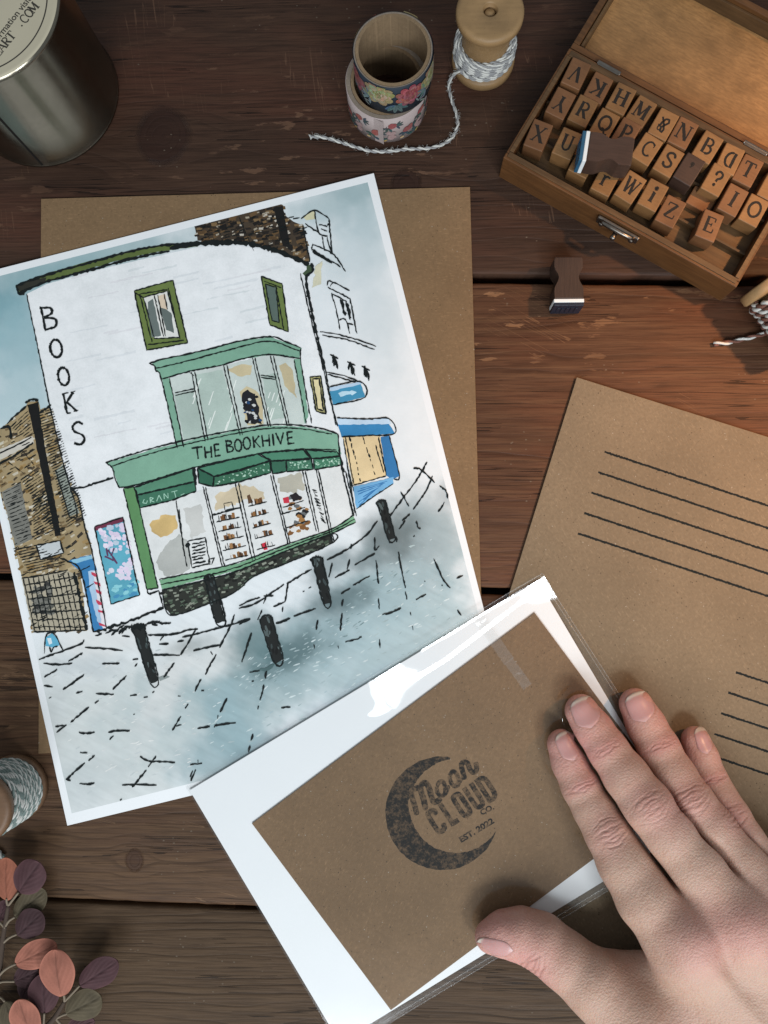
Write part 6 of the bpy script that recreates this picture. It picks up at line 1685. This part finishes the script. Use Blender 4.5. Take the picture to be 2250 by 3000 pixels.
# relax
def neighbours_avg(V, Q):
    acc = np.zeros_like(V); cnt = np.zeros(len(V))
    for a in range(4):
        i, j = Q[:, a], Q[:, (a + 1) % 4]
        np.add.at(acc, i, V[j]); np.add.at(cnt, i, 1); np.add.at(acc, j, V[i]); np.add.at(cnt, j, 1)
    return acc / np.maximum(cnt, 1)[:, None]
for _ in range(3):
    V = V + .5 * (neighbours_avg(V, Q) - V)
# one round of refinement where the creases go
me = mesh('hand', V * mm, Q.tolist())
bm = bmesh.new(); bm.from_mesh(me)
jc = [np.array(joints[n][k][:3]) * mm for n in joints for k in ((4, 2) if n != 'thumb' else (3,))]
sel = [e for e in bm.edges if any((e.verts[0].co - Vector(j)).length < .0125 for j in jc) and e.verts[0].co.z > .006]
bmesh.ops.subdivide_edges(bm, edges=sel, cuts=1, use_grid_fill=True, smooth=.0)
bm.normal_update()
V = np.array([v_.co[:] for v_ in bm.verts]) * 1000
Nn = np.array([v_.normal[:] for v_ in bm.verts])
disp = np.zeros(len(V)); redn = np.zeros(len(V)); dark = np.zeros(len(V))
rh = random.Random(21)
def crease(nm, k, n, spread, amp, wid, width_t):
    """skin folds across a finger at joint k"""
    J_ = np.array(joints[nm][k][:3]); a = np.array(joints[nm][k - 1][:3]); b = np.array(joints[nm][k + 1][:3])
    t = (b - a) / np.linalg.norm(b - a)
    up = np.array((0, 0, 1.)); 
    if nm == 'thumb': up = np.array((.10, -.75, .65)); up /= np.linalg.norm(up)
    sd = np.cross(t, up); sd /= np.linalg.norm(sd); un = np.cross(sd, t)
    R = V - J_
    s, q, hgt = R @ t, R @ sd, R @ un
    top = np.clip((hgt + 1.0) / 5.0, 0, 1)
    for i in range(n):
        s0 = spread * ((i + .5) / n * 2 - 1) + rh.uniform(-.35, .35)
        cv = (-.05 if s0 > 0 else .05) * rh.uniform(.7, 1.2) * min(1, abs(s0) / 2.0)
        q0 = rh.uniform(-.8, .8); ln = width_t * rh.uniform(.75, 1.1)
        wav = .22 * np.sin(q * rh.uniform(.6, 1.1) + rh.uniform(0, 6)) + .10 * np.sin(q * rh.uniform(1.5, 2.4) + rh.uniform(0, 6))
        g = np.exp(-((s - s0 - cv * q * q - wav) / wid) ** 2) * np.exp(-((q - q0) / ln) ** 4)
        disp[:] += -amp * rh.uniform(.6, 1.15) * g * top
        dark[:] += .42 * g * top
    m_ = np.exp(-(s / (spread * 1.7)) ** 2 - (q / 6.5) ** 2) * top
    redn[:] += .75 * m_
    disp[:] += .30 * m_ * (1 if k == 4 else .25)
for nm in ('index', 'middle', 'ring', 'little'):
    sc_ = {'index': 1, 'middle': 1.08, 'ring': 1, 'little': .85}[nm]
    crease(nm, 4, 8, 4.4 * sc_, .17, .30, 5.2 * sc_)
    crease(nm, 2, 3, 1.3 * sc_, .15, .30, 5.4 * sc_)
crease('thumb', 3, 5, 4.2, .18, .42, 7.0)
# colour: pink fingertips and knuckles, yellower backs
tips = {nm: np.array(joints[nm][0][:3]) for nm in joints}
for nm, tp_ in tips.items():
    d = np.linalg.norm(V - tp_, axis=1)
    redn += .95 * np.exp(-(d / (13.0 if nm != 'thumb' else 20)) ** 2)
for c_, r_ in bumps:
    d = np.linalg.norm((V - hp(*c_)) * np.array((1, 1, .6)), axis=1)
    redn += .85 * np.exp(-(d / 8.5) ** 2)
redn += .5 * (fbm(V[:, 0] / 14, V[:, 1] / 14) - .45)
# tendons fanning from the knuckles towards the wrist
for (a_, b_) in (((1245, 1500, 36), (2050, 2450, 42)), ((1540, 1430, 38), (2150, 2380, 44)), ((1765, 1410, 36), (2280, 2330, 42))):
    pa_, pb_ = hp(*a_), hp(*b_)
    dd = (pb_ - pa_)[:2]; LL = np.hypot(*dd); dd = dd / LL
    rel = V[:, :2] - pa_[:2]
    al = rel @ dd; ac = rel @ np.array((-dd[1], dd[0]))
    disp += .75 * np.exp(-(ac / 2.6) ** 2) * np.clip((al - 2) / 10, 0, 1) * np.clip((LL - al) / 20, 0, 1) * (V[:, 2] > 18)
# low folds of the back of the hand
und = .30 * (fbm(V[:, 0] / 7 + 4, V[:, 1] / 7) - .5) * (V[:, 2] > 8)
disp += und
V2 = V + Nn * disp[:, None]
for v_, q_ in zip(bm.verts, V2): v_.co = Vector(q_) * mm
me2 = bpy.data.meshes.new('hand')
bm.normal_update(); bm.to_mesh(me2); bm.free()
bpy.data.meshes.remove(me)
c0, c1, c2 = np.array((.535, .348, .262)), np.array((.590, .302, .256)), np.array((.150, .070, .045))
rr_ = np.clip(redn, 0, 1)[:, None]
colv = c0 * (1 - rr_) + c1 * rr_
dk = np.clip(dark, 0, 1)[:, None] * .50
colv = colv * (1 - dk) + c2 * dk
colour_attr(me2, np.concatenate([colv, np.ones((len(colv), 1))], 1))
ms = Mat('skin')
at = ms.n('Attribute', attribute_name='Col').outputs['Color']
v = ms.coord()
n1 = ms.noise(v, 350, 5, .7); n2 = ms.noise(v, 90, 3, .6); vo = ms.voro(v, 1500, 'F1')
wr = ms.noise(ms.coord2(math.radians(53), (2300, 520, 520)), 1.0, 3, .65)
c = ms.mix(ms.n('MapRange', {0: n1, 1: .35, 2: .7, 3: .36, 4: 0}).outputs[0], at, ms.mix(1.0, at, (.80, .62, .55, 1), 'MULTIPLY'))
c = ms.mix(ms.n('MapRange', {0: n2, 1: .5, 2: .8, 3: 0, 4: .35}).outputs[0], c, ms.mix(1.0, at, (1.08, 1.06, .98, 1), 'MULTIPLY'))
hgt = ms.math('ADD', ms.math('MULTIPLY', vo, .7), ms.math('MULTIPLY', wr, .9))
m_skin = ms.fin(c, ms.n('MapRange', {0: n1, 1: .3, 2: .7, 3: .46, 4: .68}).outputs[0], ms.bump(hgt, .52, .00030), Specular_IOR_Level=.38)
ms.b.subsurface_method = 'RANDOM_WALK'
ms.set(ms.b.inputs['Subsurface Weight'], .22); ms.set(ms.b.inputs['Subsurface Radius'], (1.0, .35, .2)); ms.set(ms.b.inputs['Subsurface Scale'], .0022)
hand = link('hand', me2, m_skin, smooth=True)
tag(hand, 'bare right hand pressing down the clear sleeve, fingers extended, thumb bent', 'hand')
# ---- nails laid on the fingers
bvh = BVHTree.FromPolygons([v_.co for v_ in me2.vertices], [p.vertices[:] for p in me2.polygons])
mn = Mat('nail')
at = mn.n('Attribute', attribute_name='Col').outputs['Color']
m_nail = mn.fin(at, .30, mn.bump(mn.noise(mn.coord(), 900, 2, .5), .08, .0002), Specular_IOR_Level=.45)
mn.set(mn.b.inputs['Subsurface Weight'], .25); mn.set(mn.b.inputs['Subsurface Scale'], .0015); mn.set(mn.b.inputs['Subsurface Radius'], (1, .4, .3))
camv = Vector((0, 0, H))
def cast(zx, zy):
    p = P(*ZH(zx, zy), 0)
    d = (p - camv).normalized()
    r = bvh.ray_cast(camv, d)
    return r
def nail(base, tip, wid, nm, sq=.42, lift=.24, free=.86):
    b, t = np.array(base, float), np.array(tip, float)
    d = t - b; L = np.hypot(*d); d /= L; nn = np.array((-d[1], d[0]))
    nl, nw = 22, 16
    pos, col = [], []
    G = {}
    for i in range(nl + 1):
        s = i / nl
        # outline: round at the root, gently squared at the tip
        if s < .38: w_ = math.sqrt(max(0, 1 - ((.38 - s) / .38) ** 2)) * .93 + .07 * s / .38
        elif s > .80: w_ = (1 - .30 * ((s - .80) / .20) ** 2)
        else: w_ = 1.0
        for j in range(nw + 1):
            q = 2 * j / nw - 1
            ss = s - .075 * q * q * (1 if s > .8 else 0) * (s - .8) / .2 + 0
            zz = b + d * (L * ss) + nn * (wid * .5 * w_ * q)
            r = cast(*zz)
            if r[0] is None: r = bvh.find_nearest(P(*ZH(*zz), 6))
            co, no = r[0], r[1]
            G[i, j] = (co, no)
            pos.append((co, no, s, q))
    V, C_ = [], []
    P0 = np.array([p[0][:] for p in pos]); 
    # a nail is smoother than the flesh under it
    g = P0.reshape(nl + 1, nw + 1, 3).copy()
    for _ in range(6):
        k = g.copy()
        k[1:-1] = .25 * g[:-2] + .5 * g[1:-1] + .25 * g[2:]
        k[:, 1:-1] = .25 * k[:, :-2] + .5 * k[:, 1:-1] + .25 * k[:, 2:]
        g = k
    for idx, (co, no, s, q) in enumerate(pos):
        i, j = divmod(idx, nw + 1)
        edge = min(1, (1 - abs(q)) / .16) * min(1, s / .10)
        lf = lift * (.22 + .78 * min(1, edge)) + (.16 * max(0, s - free) / (1 - free))
        p = Vector(g[i, j]) + no * (lf * mm)
        V.append(p)
        fr_ = np.clip((s - free + .05 * q * q) / .05, 0, 1)
        lun = np.clip((.16 - s) / .08, 0, 1) * (1 - abs(q)) * .35
        c_ = np.array((.57, .305, .28)) * (1 - fr_) + np.array((.66, .55, .47)) * fr_
        c_ = c_ * (1 - lun) + np.array((.68, .50, .46)) * lun
        ed = np.clip((abs(q) - .84) / .16, 0, 1) * .35
        C_.append(tuple(c_ * (1 - ed) + np.array((.56, .36, .30)) * ed) + (1,))
    n0 = len(V)
    Fc = []
    for i in range(nl):
        for j in range(nw):
            a = i * (nw + 1) + j
            Fc.append((a, a + nw + 1, a + nw + 2, a + 1))
    rim = [j for j in range(nw + 1)] + [i * (nw + 1) + nw for i in range(1, nl + 1)] + [nl * (nw + 1) + j for j in range(nw - 1, -1, -1)] + [i * (nw + 1) for i in range(nl - 1, 0, -1)]
    for r_ in rim:
        co, no = pos[r_][0], pos[r_][1]
        V.append(V[r_] - no * (.55 * mm)); C_.append(C_[r_])
    m_ = len(rim)
    for k in range(m_): Fc.append((rim[k], rim[(k + 1) % m_], n0 + (k + 1) % m_, n0 + k))
    me_ = mesh('fingernail', V, Fc); colour_attr(me_, C_)
    bm_ = bmesh.new(); bm_.from_mesh(me_); bmesh.ops.recalc_face_normals(bm_, faces=bm_.faces); bm_.to_mesh(me_); bm_.free()
    return link('fingernail', me_, m_nail, hand, smooth=True)
nail((706, 336), (645, 176), 148, 'middle')
nail((612, 512), (545, 362), 108, 'index')
nail((1000, 303), (940, 148), 146, 'ring')
nail((1330, 478), (1292, 332), 84, 'little', free=.82)
nail((282, 1540), (84, 1502), 88, 'thumb')

# skin folds round the nails: groove shade painted as a thin dark line, paler band beside it
from mathutils.kdtree import KDTree
rims = []
for o in [c_ for c_ in hand.children]:
    n_all = len(o.data.vertices)
    rims += [o.data.vertices[i].co.copy() for i in range(23 * 17, n_all)]
kd = KDTree(len(rims))
for i, p in enumerate(rims): kd.insert(p, i)
kd.balance()
ca = me2.color_attributes['Col']
for i, v_ in enumerate(me2.vertices):
    if v_.co.z < .003: continue
    _, _, dd = kd.find(v_.co)
    dd *= 1000
    if dd < 2.2:
        k1 = math.exp(-(dd / .55) ** 2) * .45; k2 = math.exp(-((dd - 1.3) / .5) ** 2) * .18
        c_ = np.array(ca.data[i].color[:3])
        c_ = c_ * (1 - k1) + np.array((.20, .085, .065)) * k1
        c_ = c_ * (1 - k2) + np.array((.66, .46, .40)) * k2
        ca.data[i].color = tuple(c_) + (1,)
